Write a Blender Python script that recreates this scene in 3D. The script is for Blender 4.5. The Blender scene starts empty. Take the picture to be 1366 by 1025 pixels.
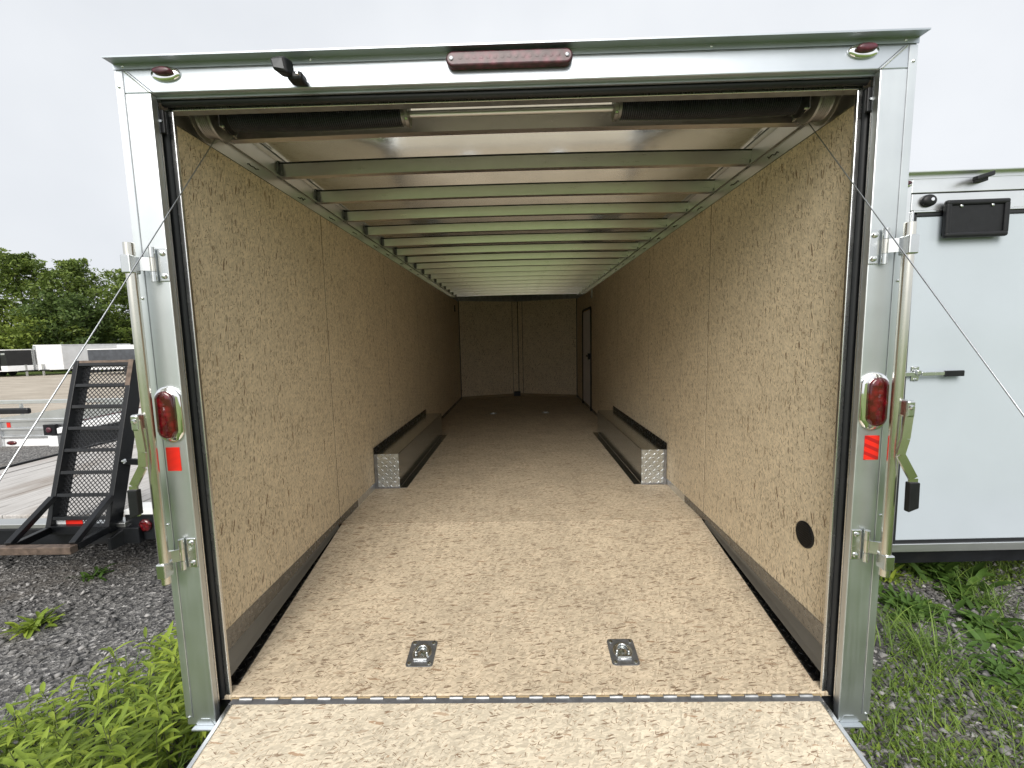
import bpy, bmesh, math, random
import numpy as np
from mathutils import Vector, Matrix, Euler
R = math.radians
random.seed(11); rng = np.random.default_rng(7)
scene = bpy.context.scene
col = scene.collection

# ---------------------------------------------------------------- camera, light, exposure
cam_d = bpy.data.cameras.new('camera'); cam = bpy.data.objects.new('camera', cam_d); col.objects.link(cam)
YAW, PITCH, ROLL = -0.0181, -0.1041, -0.0214
fwd = Vector((math.sin(YAW)*math.cos(PITCH), math.cos(YAW)*math.cos(PITCH), math.sin(PITCH)))
r0 = fwd.cross(Vector((0, 0, 1))).normalized(); u0 = r0.cross(fwd)
rr = math.cos(ROLL)*r0 + math.sin(ROLL)*u0; uu = -math.sin(ROLL)*r0 + math.cos(ROLL)*u0
CAM = Vector((0.0125, -1.4488, 1.2107))
cam.matrix_world = Matrix(((rr.x, uu.x, -fwd.x, CAM.x), (rr.y, uu.y, -fwd.y, CAM.y), (rr.z, uu.z, -fwd.z, CAM.z), (0, 0, 0, 1)))
cam_d.sensor_width = 36; cam_d.lens = 561.0/1366*36; cam_d.clip_start = .02; cam_d.clip_end = 3000
scene.camera = cam

SUN_EL, SUN_AZ = 37, 190          # azimuth clockwise from +Y: behind the camera, to its left
world = bpy.data.worlds.new('World'); scene.world = world; world.use_nodes = True
wn, wl = world.node_tree.nodes, world.node_tree.links
bg = wn['Background']; bg.inputs[1].default_value = .104
sky = wn.new('ShaderNodeTexSky'); sky.sky_type = 'NISHITA'; sky.sun_disc = False
sky.sun_elevation = R(SUN_EL); sky.sun_rotation = R(SUN_AZ); sky.air_density = 1.0; sky.dust_density = 5.0; sky.ozone_density = 1.0
bw = wn.new('ShaderNodeRGBToBW'); wl.new(sky.outputs[0], bw.inputs[0])
tint = wn.new('ShaderNodeMix'); tint.data_type = 'RGBA'; tint.inputs[0].default_value = .80   # thin cloud veil
wl.new(sky.outputs[0], tint.inputs[6]); wl.new(bw.outputs[0], tint.inputs[7])
veil = wn.new('ShaderNodeMix'); veil.data_type = 'RGBA'; veil.inputs[0].default_value = .80
wn_tc = wn.new('ShaderNodeTexCoord'); wn_no = wn.new('ShaderNodeTexNoise'); wn_no.inputs['Scale'].default_value = 1.6; wn_no.inputs['Detail'].default_value = 5
wl.new(wn_tc.outputs['Generated'], wn_no.inputs['Vector'])
wn_cr = wn.new('ShaderNodeValToRGB'); wn_cr.color_ramp.elements[0].color = (4.2, 4.4, 4.7, 1); wn_cr.color_ramp.elements[1].color = (5.6, 5.75, 5.95, 1)
wn_cr.color_ramp.elements[0].position = .3; wn_cr.color_ramp.elements[1].position = .7
wl.new(wn_no.outputs[0], wn_cr.inputs[0]); wl.new(wn_cr.outputs[0], veil.inputs[7])
wl.new(tint.outputs[2], veil.inputs[6]); wl.new(veil.outputs[2], bg.inputs[0])

sun_d = bpy.data.lights.new('sun', 'SUN'); sun_d.energy = 2.0; sun_d.angle = R(38); sun_d.color = (1, .95, .88)
sun = bpy.data.objects.new('sun', sun_d); col.objects.link(sun)
sdir = Vector((math.sin(R(SUN_AZ))*math.cos(R(SUN_EL)), math.cos(R(SUN_AZ))*math.cos(R(SUN_EL)), math.sin(R(SUN_EL))))
sun.rotation_euler = (-sdir).to_track_quat('-Z', 'Y').to_euler(); sun.location = (-4, -6, 9)

vs = scene.view_settings; vs.view_transform = 'Standard'; vs.look = 'None'; vs.gamma = 1; vs.use_curve_mapping = False
vs.exposure = .90
scene.cycles.max_bounces = 14; scene.cycles.diffuse_bounces = 12; scene.cycles.glossy_bounces = 6
scene.cycles.use_denoising = True
scene.cycles.sample_clamp_indirect = 6

# ---------------------------------------------------------------- materials
def nm(name):
    m = bpy.data.materials.new(name); m.use_nodes = True
    nt = m.node_tree; return m, nt.nodes, nt.links, nt.nodes['Principled BSDF']
def ramp(n, stops):
    r = n.new('ShaderNodeValToRGB'); e = r.color_ramp.elements
    while len(e) < len(stops): e.new(.5)
    for k, (p, c) in enumerate(stops): e[k].position = p; e[k].color = (*c, 1) if len(c) == 3 else c
    return r
def mth(n, l, op, a, b=None, c=None):
    q = n.new('ShaderNodeMath'); q.operation = op
    for i, v in enumerate((a, b, c)):
        if v is None: continue
        if isinstance(v, (int, float)): q.inputs[i].default_value = v
        else: l.new(v, q.inputs[i])
    return q.outputs[0]
def mixc(n, l, f, a, b):
    q = n.new('ShaderNodeMix'); q.data_type = 'RGBA'
    for i, v in ((0, f), (6, a), (7, b)):
        if isinstance(v, (int, float)): q.inputs[i].default_value = v
        elif isinstance(v, tuple): q.inputs[i].default_value = (*v, 1) if len(v) == 3 else v
        else: l.new(v, q.inputs[i])
    return q.outputs[2]
def coord(n, l, scale=(1, 1, 1), rot=(0, 0, 0), loc=(0, 0, 0)):
    t = n.new('ShaderNodeTexCoord'); m = n.new('ShaderNodeMapping'); l.new(t.outputs['Object'], m.inputs[0])
    m.inputs['Scale'].default_value = scale; m.inputs['Rotation'].default_value = rot; m.inputs['Location'].default_value = loc
    return m.outputs[0]
def noise(n, l, vec, scale, detail=4, rough=.55):
    q = n.new('ShaderNodeTexNoise'); q.inputs['Scale'].default_value = scale; q.inputs['Detail'].default_value = detail; q.inputs['Roughness'].default_value = rough
    l.new(vec, q.inputs['Vector']); return q
def bump(n, l, b, h, s, d=.01):
    q = n.new('ShaderNodeBump'); q.inputs['Strength'].default_value = s; q.inputs['Distance'].default_value = d
    l.new(h, q.inputs['Height']); l.new(q.outputs[0], b.inputs['Normal'])

def plain(name, c, rough=.5, metal=0.0, var=.18, scale=14, bmp=.08, stretch=(1, 1, 1), rvar=.12, spec=None, dirt=None, dist=.004):
    m, n, l, b = nm(name)
    v = coord(n, l, stretch); q = noise(n, l, v, scale, 6)
    lo = tuple(max(0, x*(1-var)) for x in c); hi = tuple(min(1, x*(1+var)) for x in c)
    r = ramp(n, [(.3, lo), (.7, hi)]); l.new(q.outputs[0], r.inputs[0]); o = r.outputs[0]
    if dirt:
        q2 = noise(n, l, coord(n, l), scale*.37, 7, .7); r2 = ramp(n, [(.52, (0, 0, 0)), (.72, (1, 1, 1))]); l.new(q2.outputs[0], r2.inputs[0])
        o = mixc(n, l, mth(n, l, 'MULTIPLY', r2.outputs[0], dirt[1]), o, dirt[0])
    l.new(o, b.inputs['Base Color'])
    l.new(mth(n, l, 'MULTIPLY_ADD', q.outputs[0], rvar, rough-rvar/2), b.inputs['Roughness'])
    b.inputs['Metallic'].default_value = metal
    if spec is not None: b.inputs['Specular IOR Level'].default_value = spec
    if bmp: bump(n, l, b, q.outputs[0], bmp, dist)
    return m

def osb(name, plane, along, base, dark, flake=1.0, contrast=1.0, sl_amt=.17, mottling=1.0):
    """strand board: several layers of stretched flakes, each flake its own tone, with thin dark slivers"""
    m, n, l, b = nm(name)
    t = n.new('ShaderNodeTexCoord'); sx = n.new('ShaderNodeSeparateXYZ'); l.new(t.outputs['Object'], sx.inputs[0])
    cb = n.new('ShaderNodeCombineXYZ')
    other = [a for a in plane if a != along][0]
    l.new(sx.outputs[along], cb.inputs[0]); l.new(sx.outputs[other], cb.inputs[1])
    wob = n.new('ShaderNodeTexNoise'); wob.inputs['Scale'].default_value = 45; wob.inputs['Detail'].default_value = 3; l.new(cb.outputs[0], wob.inputs['Vector'])
    vm = n.new('ShaderNodeVectorMath'); vm.operation = 'MULTIPLY_ADD'; l.new(wob.outputs['Color'], vm.inputs[0]); vm.inputs[1].default_value = (.010, .010, 0); l.new(cb.outputs[0], vm.inputs[2])
    cur = None
    def layer(ang, sl, sw, off):
        mp = n.new('ShaderNodeMapping'); l.new(vm.outputs[0], mp.inputs[0]); mp.vector_type = 'TEXTURE'
        mp.inputs['Rotation'].default_value = (0, 0, R(ang)); mp.inputs['Location'].default_value = (off, off*1.7, 0); mp.inputs['Scale'].default_value = (1/sl, 1/sw, 1)
        v = n.new('ShaderNodeTexVoronoi'); v.voronoi_dimensions = '2D'; v.inputs['Scale'].default_value = 1; l.new(mp.outputs[0], v.inputs['Vector'])
        s = n.new('ShaderNodeSeparateColor'); l.new(v.outputs['Color'], s.inputs[0]); return v, s
    k = .15*contrast
    tone = [(0, tuple(x*(1-1.5*k) for x in base)), (.35, tuple(x*(1-.5*k) for x in base)), (.7, tuple(x*(1+.5*k) for x in base)), (1, tuple(min(1, x*(1+1.2*k)+.02*k) for x in base))]
    for i, (ang, sl, sw) in enumerate(((4, 13, 60), (-22, 16, 75), (28, 15, 70), (-9, 20, 95), (63, 17, 80), (14, 24, 120))):
        v, s = layer(ang, sl/flake, sw/flake, i*3.7)
        r = ramp(n, tone); l.new(s.outputs[1], r.inputs[0])
        if cur is None: cur = r.outputs[0]; hgt = s.outputs[1]
        else:
            msk = mth(n, l, 'LESS_THAN', s.outputs[0], .42)
            cur = mixc(n, l, msk, cur, r.outputs[0]); 
            hm = n.new('ShaderNodeMix'); l.new(msk, hm.inputs[0]); l.new(hgt, hm.inputs[2]); l.new(s.outputs[1], hm.inputs[3]); hgt = hm.outputs[0]
    fib = n.new('ShaderNodeMapping'); l.new(vm.outputs[0], fib.inputs[0]); fib.inputs['Scale'].default_value = (28/flake, 260/flake, 1)
    fn = noise(n, l, fib.outputs[0], 1, 3, .6); fr_ = ramp(n, [(.3, (.84, .82, .78)), (.7, (1.08, 1.08, 1.09))]); l.new(fn.outputs[0], fr_.inputs[0])
    fm = n.new('ShaderNodeMix'); fm.data_type = 'RGBA'; fm.blend_type = 'MULTIPLY'; fm.inputs[0].default_value = .9; l.new(cur, fm.inputs[6]); l.new(fr_.outputs[0], fm.inputs[7]); cur = fm.outputs[2]
    den = noise(n, l, cb.outputs[0], 9, 3, .6); dens = mth(n, l, 'MULTIPLY_ADD', den.outputs[0], 2.2, -.2)
    for i, (ang, sl, sw, am, cc, th) in enumerate(((7, 14, 95, sl_amt, dark, .40), (-26, 24, 150, sl_amt, dark, .36), (38, 30, 170, sl_amt*.8, tuple(x*1.7 for x in dark), .36), (-5, 8, 50, sl_amt*.35, (dark[0]*2.2, dark[1]*2.4, dark[2]*2.6), .36), (74, 26, 140, sl_amt*.5, dark, .32), (16, 6, 46, sl_amt*.22, tuple(x*1.3 for x in dark), .30))):
        v, s = layer(ang, sl/flake, sw/flake, 40+i*5.1)
        size = mth(n, l, 'MULTIPLY_ADD', s.outputs[1], th*.9, th*.30)
        on = mth(n, l, 'MULTIPLY', mth(n, l, 'LESS_THAN', s.outputs[0], mth(n, l, 'MULTIPLY', dens, am)), mth(n, l, 'LESS_THAN', v.outputs['Distance'], size))
        cur = mixc(n, l, mth(n, l, 'MULTIPLY', on, mth(n, l, 'MULTIPLY_ADD', s.outputs[2], .60, .32)), cur, cc)
    big = noise(n, l, cb.outputs[0], 3.1, 4, .6); rb = ramp(n, [(.3, (1-.16*mottling,)*3), (.7, (1+.06*mottling,)*3)]); l.new(big.outputs[0], rb.inputs[0])
    mu = n.new('ShaderNodeMix'); mu.data_type = 'RGBA'; mu.blend_type = 'MULTIPLY'; mu.inputs[0].default_value = 1; l.new(cur, mu.inputs[6]); l.new(rb.outputs[0], mu.inputs[7])
    l.new(mu.outputs[2], b.inputs['Base Color'])
    l.new(mth(n, l, 'MULTIPLY_ADD', hgt, .15, .55), b.inputs['Roughness'])
    b.inputs['Specular IOR Level'].default_value = .28
    bump(n, l, b, hgt, .25, .0012)
    return m

def tread(name, u, v, colr, rough, pitch=.030, rel=.0018):
    """raised lozenge tread plate, relief by bump"""
    m, n, l, b = nm(name)
    t = n.new('ShaderNodeTexCoord'); sx = n.new('ShaderNodeSeparateXYZ'); l.new(t.outputs['Object'], sx.inputs[0])
    a = mth(n, l, 'MULTIPLY', sx.outputs[u], 1/pitch); c = mth(n, l, 'MULTIPLY', sx.outputs[v], 1/pitch)
    par = mth(n, l, 'FLOORED_MODULO', mth(n, l, 'ADD', mth(n, l, 'FLOOR', a), mth(n, l, 'FLOOR', c)), 2)
    fa = mth(n, l, 'SUBTRACT', mth(n, l, 'FRACT', a), .5); fc = mth(n, l, 'SUBTRACT', mth(n, l, 'FRACT', c), .5)
    sg = mth(n, l, 'MULTIPLY_ADD', par, 2, -1)
    p = mth(n, l, 'MULTIPLY_ADD', fc, sg, fa); q = mth(n, l, 'SUBTRACT', fc, mth(n, l, 'MULTIPLY', fa, sg))
    e = mth(n, l, 'ADD', mth(n, l, 'POWER', mth(n, l, 'ABSOLUTE', mth(n, l, 'MULTIPLY', p, 1/.62)), 2), mth(n, l, 'POWER', mth(n, l, 'ABSOLUTE', mth(n, l, 'MULTIPLY', q, 1/.17)), 2))
    h = mth(n, l, 'SUBTRACT', 1, mth(n, l, 'MINIMUM', e, 1))
    ns = noise(n, l, coord(n, l), 45, 5)
    l.new(mth(n, l, 'MULTIPLY_ADD', ns.outputs[0], .16, rough-.08), b.inputs['Roughness'])
    r = ramp(n, [(.35, tuple(x*.8 for x in colr)), (.7, colr)]); l.new(ns.outputs[0], r.inputs[0])
    l.new(r.outputs[0], b.inputs['Base Color']); b.inputs['Metallic'].default_value = 1
    bump(n, l, b, h, 1.0, rel)
    return m

def brushed(name, c, rough, stretch, bmp=.03):
    m, n, l, b = nm(name)
    q = noise(n, l, coord(n, l, stretch), 6, 7, .7); q2 = noise(n, l, coord(n, l), 5, 6, .6)
    r = ramp(n, [(.25, tuple(x*.90 for x in c)), (.7, c)]); l.new(q2.outputs[0], r.inputs[0]); l.new(r.outputs[0], b.inputs['Base Color'])
    b.inputs['Metallic'].default_value = 1
    l.new(mth(n, l, 'ADD', mth(n, l, 'MULTIPLY_ADD', q.outputs[0], .16, rough-.13), mth(n, l, 'MULTIPLY', q2.outputs[0], .10)), b.inputs['Roughness'])
    bump(n, l, b, q.outputs[0], bmp, .002)
    return m

ALUV = brushed('aluminium brushed upright', (.63, .665, .685), .43, (14, 14, .5))
ALUH = brushed('aluminium brushed level', (.50, .54, .58), .46, (.5, 14, 14))
ALUS = brushed('aluminium bright trim', (.74, .75, .755), .27, (3, 3, 1.0), .008)
ROOFM = brushed('roof aluminium sheet', (.60, .625, .63), .13, (.4, 10, 10), .02)
BOWM = brushed('roof bow aluminium', (.97, .93, .95), .30, (.4, 10, 10), .02)
GALV = brushed('galvanised steel rail', (.66, .67, .66), .38, (3, 3, 3), .1)
ZINC = brushed('zinc plated steel', (.68, .70, .70), .25, (5, 5, 5), .05)
ZINCY = brushed('zinc plated steel tube', (.74, .72, .66), .24, (9, 9, .6), .05)
KNUC = plain('rubbed hinge knuckle steel', (.42, .43, .44), .5, .9, .25, 30, .15)
STEEL = plain('dull hinge steel', (.30, .31, .33), .42, .9, .2, 20, .1)
LEAF = plain('worn hinge leaf', (.13, .135, .145), .55, .25, .3, 24, .15)
CHROME = plain('chrome', (.93, .93, .93), .06, 1.0, .02, 6, 0, rvar=.04)
TREADW = tread('tread plate on wall', 1, 2, (.30, .31, .325), .26, .030, .0010)
TREADF = tread('tread plate flange', 1, 0, (.36, .37, .39), .24, .030, .0012)
TREADX = tread('tread plate across', 0, 2, (.84, .90, .95), .30, .034, .0032)
TREADB = tread('tread plate with painted reflection', 1, 2, (.88, .89, .90), .30, .034)  # same plate as on the wall, bright reflection put into the colour
POLI = brushed('polished aluminium cover', (.58, .62, .66), .20, (6, .5, 6), .02)
COVE = brushed('grey cove strip', (.27, .295, .33), .40, (6, .5, 6), .02)
ALUN = brushed('aluminium frame of the closed trailer', (.80, .82, .83), .36, (.5, 14, 14))
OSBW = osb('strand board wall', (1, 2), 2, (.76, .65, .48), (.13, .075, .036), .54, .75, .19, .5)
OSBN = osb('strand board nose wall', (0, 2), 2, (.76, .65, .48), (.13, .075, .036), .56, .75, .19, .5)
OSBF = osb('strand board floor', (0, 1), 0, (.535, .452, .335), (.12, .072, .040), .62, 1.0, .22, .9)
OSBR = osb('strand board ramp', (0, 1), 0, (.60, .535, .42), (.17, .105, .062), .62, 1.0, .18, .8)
OSBE = plain('strand board cut edge', (.30, .225, .125), .8, 0, .3, 60, .3, (1, 6, 6))
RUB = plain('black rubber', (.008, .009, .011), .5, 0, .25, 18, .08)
PLA = plain('black plastic', (.0085, .009, .0105), .45, 0, .25, 30, .1, spec=.3)
BLK = plain('black paint', (.007, .008, .010), .38, 0, .3, 9, .06, dirt=((.035, .03, .026), .3), spec=.35)
SPR = plain('oiled spring steel', (.035, .038, .048), .30, .3, .3, 12, 0)
DRUM = plain('cast drum alloy', (.30, .29, .28), .45, .9, .3, 18, .15)
REDL = None
def lens(name, c, rough=.12, coat=.7):
    m, n, l, b = nm(name)
    v = n.new('ShaderNodeTexVoronoi'); v.inputs['Scale'].default_value = 42; l.new(coord(n, l), v.inputs['Vector'])
    r = ramp(n, [(.0, tuple(x*1.7 for x in c)), (.35, c), (.7, tuple(x*.45 for x in c))]); l.new(v.outputs['Distance'], r.inputs[0]); l.new(r.outputs[0], b.inputs['Base Color'])
    b.inputs['Roughness'].default_value = rough; b.inputs['Coat Weight'].default_value = coat; b.inputs['Coat Roughness'].default_value = .06
    bump(n, l, b, v.outputs['Distance'], .2, .002); return m
REDL = lens('red lamp lens', (.095, .003, .006)); DREDL = lens('dark red lamp lens', (.085, .016, .028), .42, .12)
def tape(name, stripes):
    m, n, l, b = nm(name)
    t = n.new('ShaderNodeTexCoord'); sx = n.new('ShaderNodeSeparateXYZ'); l.new(t.outputs['Object'], sx.inputs[0])
    w = mth(n, l, 'FRACT', mth(n, l, 'MULTIPLY', mth(n, l, 'ADD', sx.outputs[2], mth(n, l, 'MULTIPLY', mth(n, l, 'ABSOLUTE', sx.outputs[0]), .45)), 1/.028))
    s = mth(n, l, 'GREATER_THAN', w, .55)
    l.new(mixc(n, l, mth(n, l, 'MULTIPLY', s, stripes), (.66, .022, .012), (.36, .012, .012)), b.inputs['Base Color'])
    b.inputs['Roughness'].default_value = .3; return m
TAPE = tape('red reflective tape', .12); TAPEC = tape('red chevron tape', 1.0)
TAPEW = plain('white reflective tape', (.72, .73, .74), .35, 0, .08, 30, .05)
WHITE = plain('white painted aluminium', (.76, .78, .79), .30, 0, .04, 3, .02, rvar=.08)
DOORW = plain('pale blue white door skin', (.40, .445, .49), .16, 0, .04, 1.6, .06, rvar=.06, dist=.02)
FARW = plain('white trailer paint', (.74, .75, .76), .35, 0, .06, 2, .02, dirt=((.42, .40, .36), .35))
FARB = plain('black trailer paint', (.009, .009, .010), .25, 0, .3, 3, .02)
FARG = plain('charcoal trailer paint', (.05, .055, .065), .4, 0, .3, 3, .05)
DPANEL = plain('grey white inner door skin', (.72, .71, .74), .5, 0, .08, 4, .03)
TYRE = plain('tyre rubber', (.022, .022, .023), .85, 0, .3, 30, .2)
RUST = plain('rubbed rusty steel', (.13, .095, .075), .6, .4, .4, 22, .2)
CABLE = brushed('steel cable', (.42, .44, .46), .35, (30, 30, 30), .2)
def wood():
    m, n, l, b = nm('weathered grey planks')
    q = noise(n, l, coord(n, l, (26, 1.2, 26)), 2.2, 8, .65); q2 = noise(n, l, coord(n, l, (1, .35, 1)), 2.0, 5)
    r = ramp(n, [(.25, (.12, .11, .105)), (.40, (.36, .345, .33)), (.7, (.54, .525, .51))]); l.new(q.outputs[0], r.inputs[0])
    r2 = ramp(n, [(.32, (.50, .42, .35)), (.48, (1, 1, 1))]); l.new(q2.outputs[0], r2.inputs[0])
    mu = n.new('ShaderNodeMix'); mu.data_type = 'RGBA'; mu.blend_type = 'MULTIPLY'; mu.inputs[0].default_value = .8; l.new(r.outputs[0], mu.inputs[6]); l.new(r2.outputs[0], mu.inputs[7])
    l.new(mu.outputs[2], b.inputs['Base Color']); b.inputs['Roughness'].default_value = .85; bump(n, l, b, q.outputs[0], .6, .006); return m
WOOD = wood()
def leafmat(name, c, var=.5, trans=.35):
    m, n, l, b = nm(name)
    g = n.new('ShaderNodeNewGeometry'); q = noise(n, l, coord(n, l), .9, 3)
    f = mth(n, l, 'MULTIPLY_ADD', q.outputs[0], .5, mth(n, l, 'MULTIPLY', g.outputs['Random Per Island'], .55))
    r = ramp(n, [(.15, tuple(x*(1-var) for x in c)), (.55, c), (.95, (min(1, c[0]*1.7), c[1]*1.45, c[2]*1.3))]); l.new(f, r.inputs[0])
    l.new(r.outputs[0], b.inputs['Base Color']); b.inputs['Roughness'].default_value = .5; b.inputs['Specular IOR Level'].default_value = .3
    tr = n.new('ShaderNodeBsdfTranslucent'); l.new(r.outputs[0], tr.inputs[0]); mx = n.new('ShaderNodeMixShader'); mx.inputs[0].default_value = trans
    l.new(b.outputs[0], mx.inputs[1]); l.new(tr.outputs[0], mx.inputs[2]); l.new(mx.outputs[0], n['Material Output'].inputs[0]); return m
LEAFY = leafmat('bright weed leaf', (.245, .34, .05)); LEAFD = leafmat('deep green leaf', (.085, .165, .034)); LEAFM = leafmat('clover leaf', (.16, .245, .042)); LEAFG = leafmat('grass blade', (.155, .25, .055))
TREEL = [leafmat('tree leaf mid', (.15, .215, .05), .5), leafmat('tree leaf dark', (.095, .15, .042), .5), leafmat('tree leaf light', (.20, .27, .055), .5)]
BARK = plain('bark', (.10, .085, .07), .9, 0, .4, 8, .5)
STEM = plain('weed stem', (.10, .12, .04), .7, 0, .3, 20, .1)
PETAL = plain('yellow petal', (.75, .55, .03), .6, 0, .15, 30, .05)
def groundmat():
    m, n, l, b = nm('gravel yard ground')
    t = n.new('ShaderNodeTexCoord'); O = t.outputs['Object']; sx = n.new('ShaderNodeSeparateXYZ'); l.new(O, sx.inputs[0])
    v = n.new('ShaderNodeTexVoronoi'); v.inputs['Scale'].default_value = 55; l.new(O, v.inputs['Vector'])
    v2 = n.new('ShaderNodeTexVoronoi'); v2.inputs['Scale'].default_value = 120; l.new(O, v2.inputs['Vector'])
    s = n.new('ShaderNodeSeparateColor'); l.new(v.outputs['Color'], s.inputs[0])
    g = ramp(n, [(0, (.045, .045, .048)), (.5, (.13, .127, .123)), (.88, (.22, .215, .21)), (1, (.42, .41, .40))]); l.new(s.outputs[0], g.inputs[0])
    big = noise(n, l, O, .8, 6, .65)
    soil = mixc(n, l, mth(n, l, 'MULTIPLY', mth(n, l, 'SMOOTH_MIN', 1, mth(n, l, 'MAXIMUM', 0, mth(n, l, 'MULTIPLY_ADD', big.outputs[0], 5, -2.6)), .1), .55), g.outputs[0], (.17, .145, .115))
    # tan packed yard farther off
    dist = n.new('ShaderNodeVectorMath'); dist.operation = 'LENGTH'; l.new(O, dist.inputs[0])
    w1 = noise(n, l, O, .25, 4)
    far = ramp(n, [(.0, (0, 0, 0)), (1, (1, 1, 1))]); l.new(mth(n, l, 'MULTIPLY_ADD', mth(n, l, 'MULTIPLY_ADD', w1.outputs[0], 4, dist.outputs['Value']), 1/5., -13/5.), far.inputs[0])
    tq = noise(n, l, coord(n, l, (.35, 1.4, 1)), 1.3, 7, .7); tan = ramp(n, [(.3, (.30, .26, .21)), (.7, (.52, .47, .40))]); l.new(tq.outputs[0], tan.inputs[0])
    c1 = mixc(n, l, far.outputs[0], soil, tan.outputs[0])
    # mown grass behind the camera and beyond the yard
    gq = noise(n, l, O, 3, 8, .7); grs = ramp(n, [(.3, (.10, .145, .04)), (.7, (.19, .255, .075))]); l.new(gq.outputs[0], grs.inputs[0])
    gm = mth(n, l, 'MAXIMUM', mth(n, l, 'MULTIPLY_ADD', sx.outputs[1], -1.6, mth(n, l, 'MULTIPLY_ADD', w1.outputs[0], 2.0, -1.6)), mth(n, l, 'MULTIPLY_ADD', mth(n, l, 'MULTIPLY_ADD', w1.outputs[0], 8, dist.outputs['Value']), .3, -16.6))
    gmc = n.new('ShaderNodeClamp'); l.new(gm, gmc.inputs[0])
    l.new(mixc(n, l, gmc.outputs[0], c1, grs.outputs[0]), b.inputs['Base Color']); b.inputs['Roughness'].default_value = .95; b.inputs['Specular IOR Level'].default_value = .2
    h = mth(n, l, 'ADD', v.outputs['Distance'], mth(n, l, 'MULTIPLY', v2.outputs['Distance'], .5)); bump(n, l, b, h, .8, .012)
    return m
GROUND = groundmat()
def stonemat():
    m, n, l, b = nm('crushed stone')
    g = n.new('ShaderNodeNewGeometry'); r = ramp(n, [(0, (.05, .05, .054)), (.45, (.14, .138, .136)), (.8, (.24, .235, .23)), (1, (.46, .45, .44))]); l.new(g.outputs['Random Per Island'], r.inputs[0])
    q = noise(n, l, coord(n, l), 90, 4); mu = mixc(n, l, mth(n, l, 'MULTIPLY', q.outputs[0], .4), r.outputs[0], (.08, .075, .07)); l.new(mu, b.inputs['Base Color']); b.inputs['Roughness'].default_value = .9; return m
STONE = stonemat()

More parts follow.
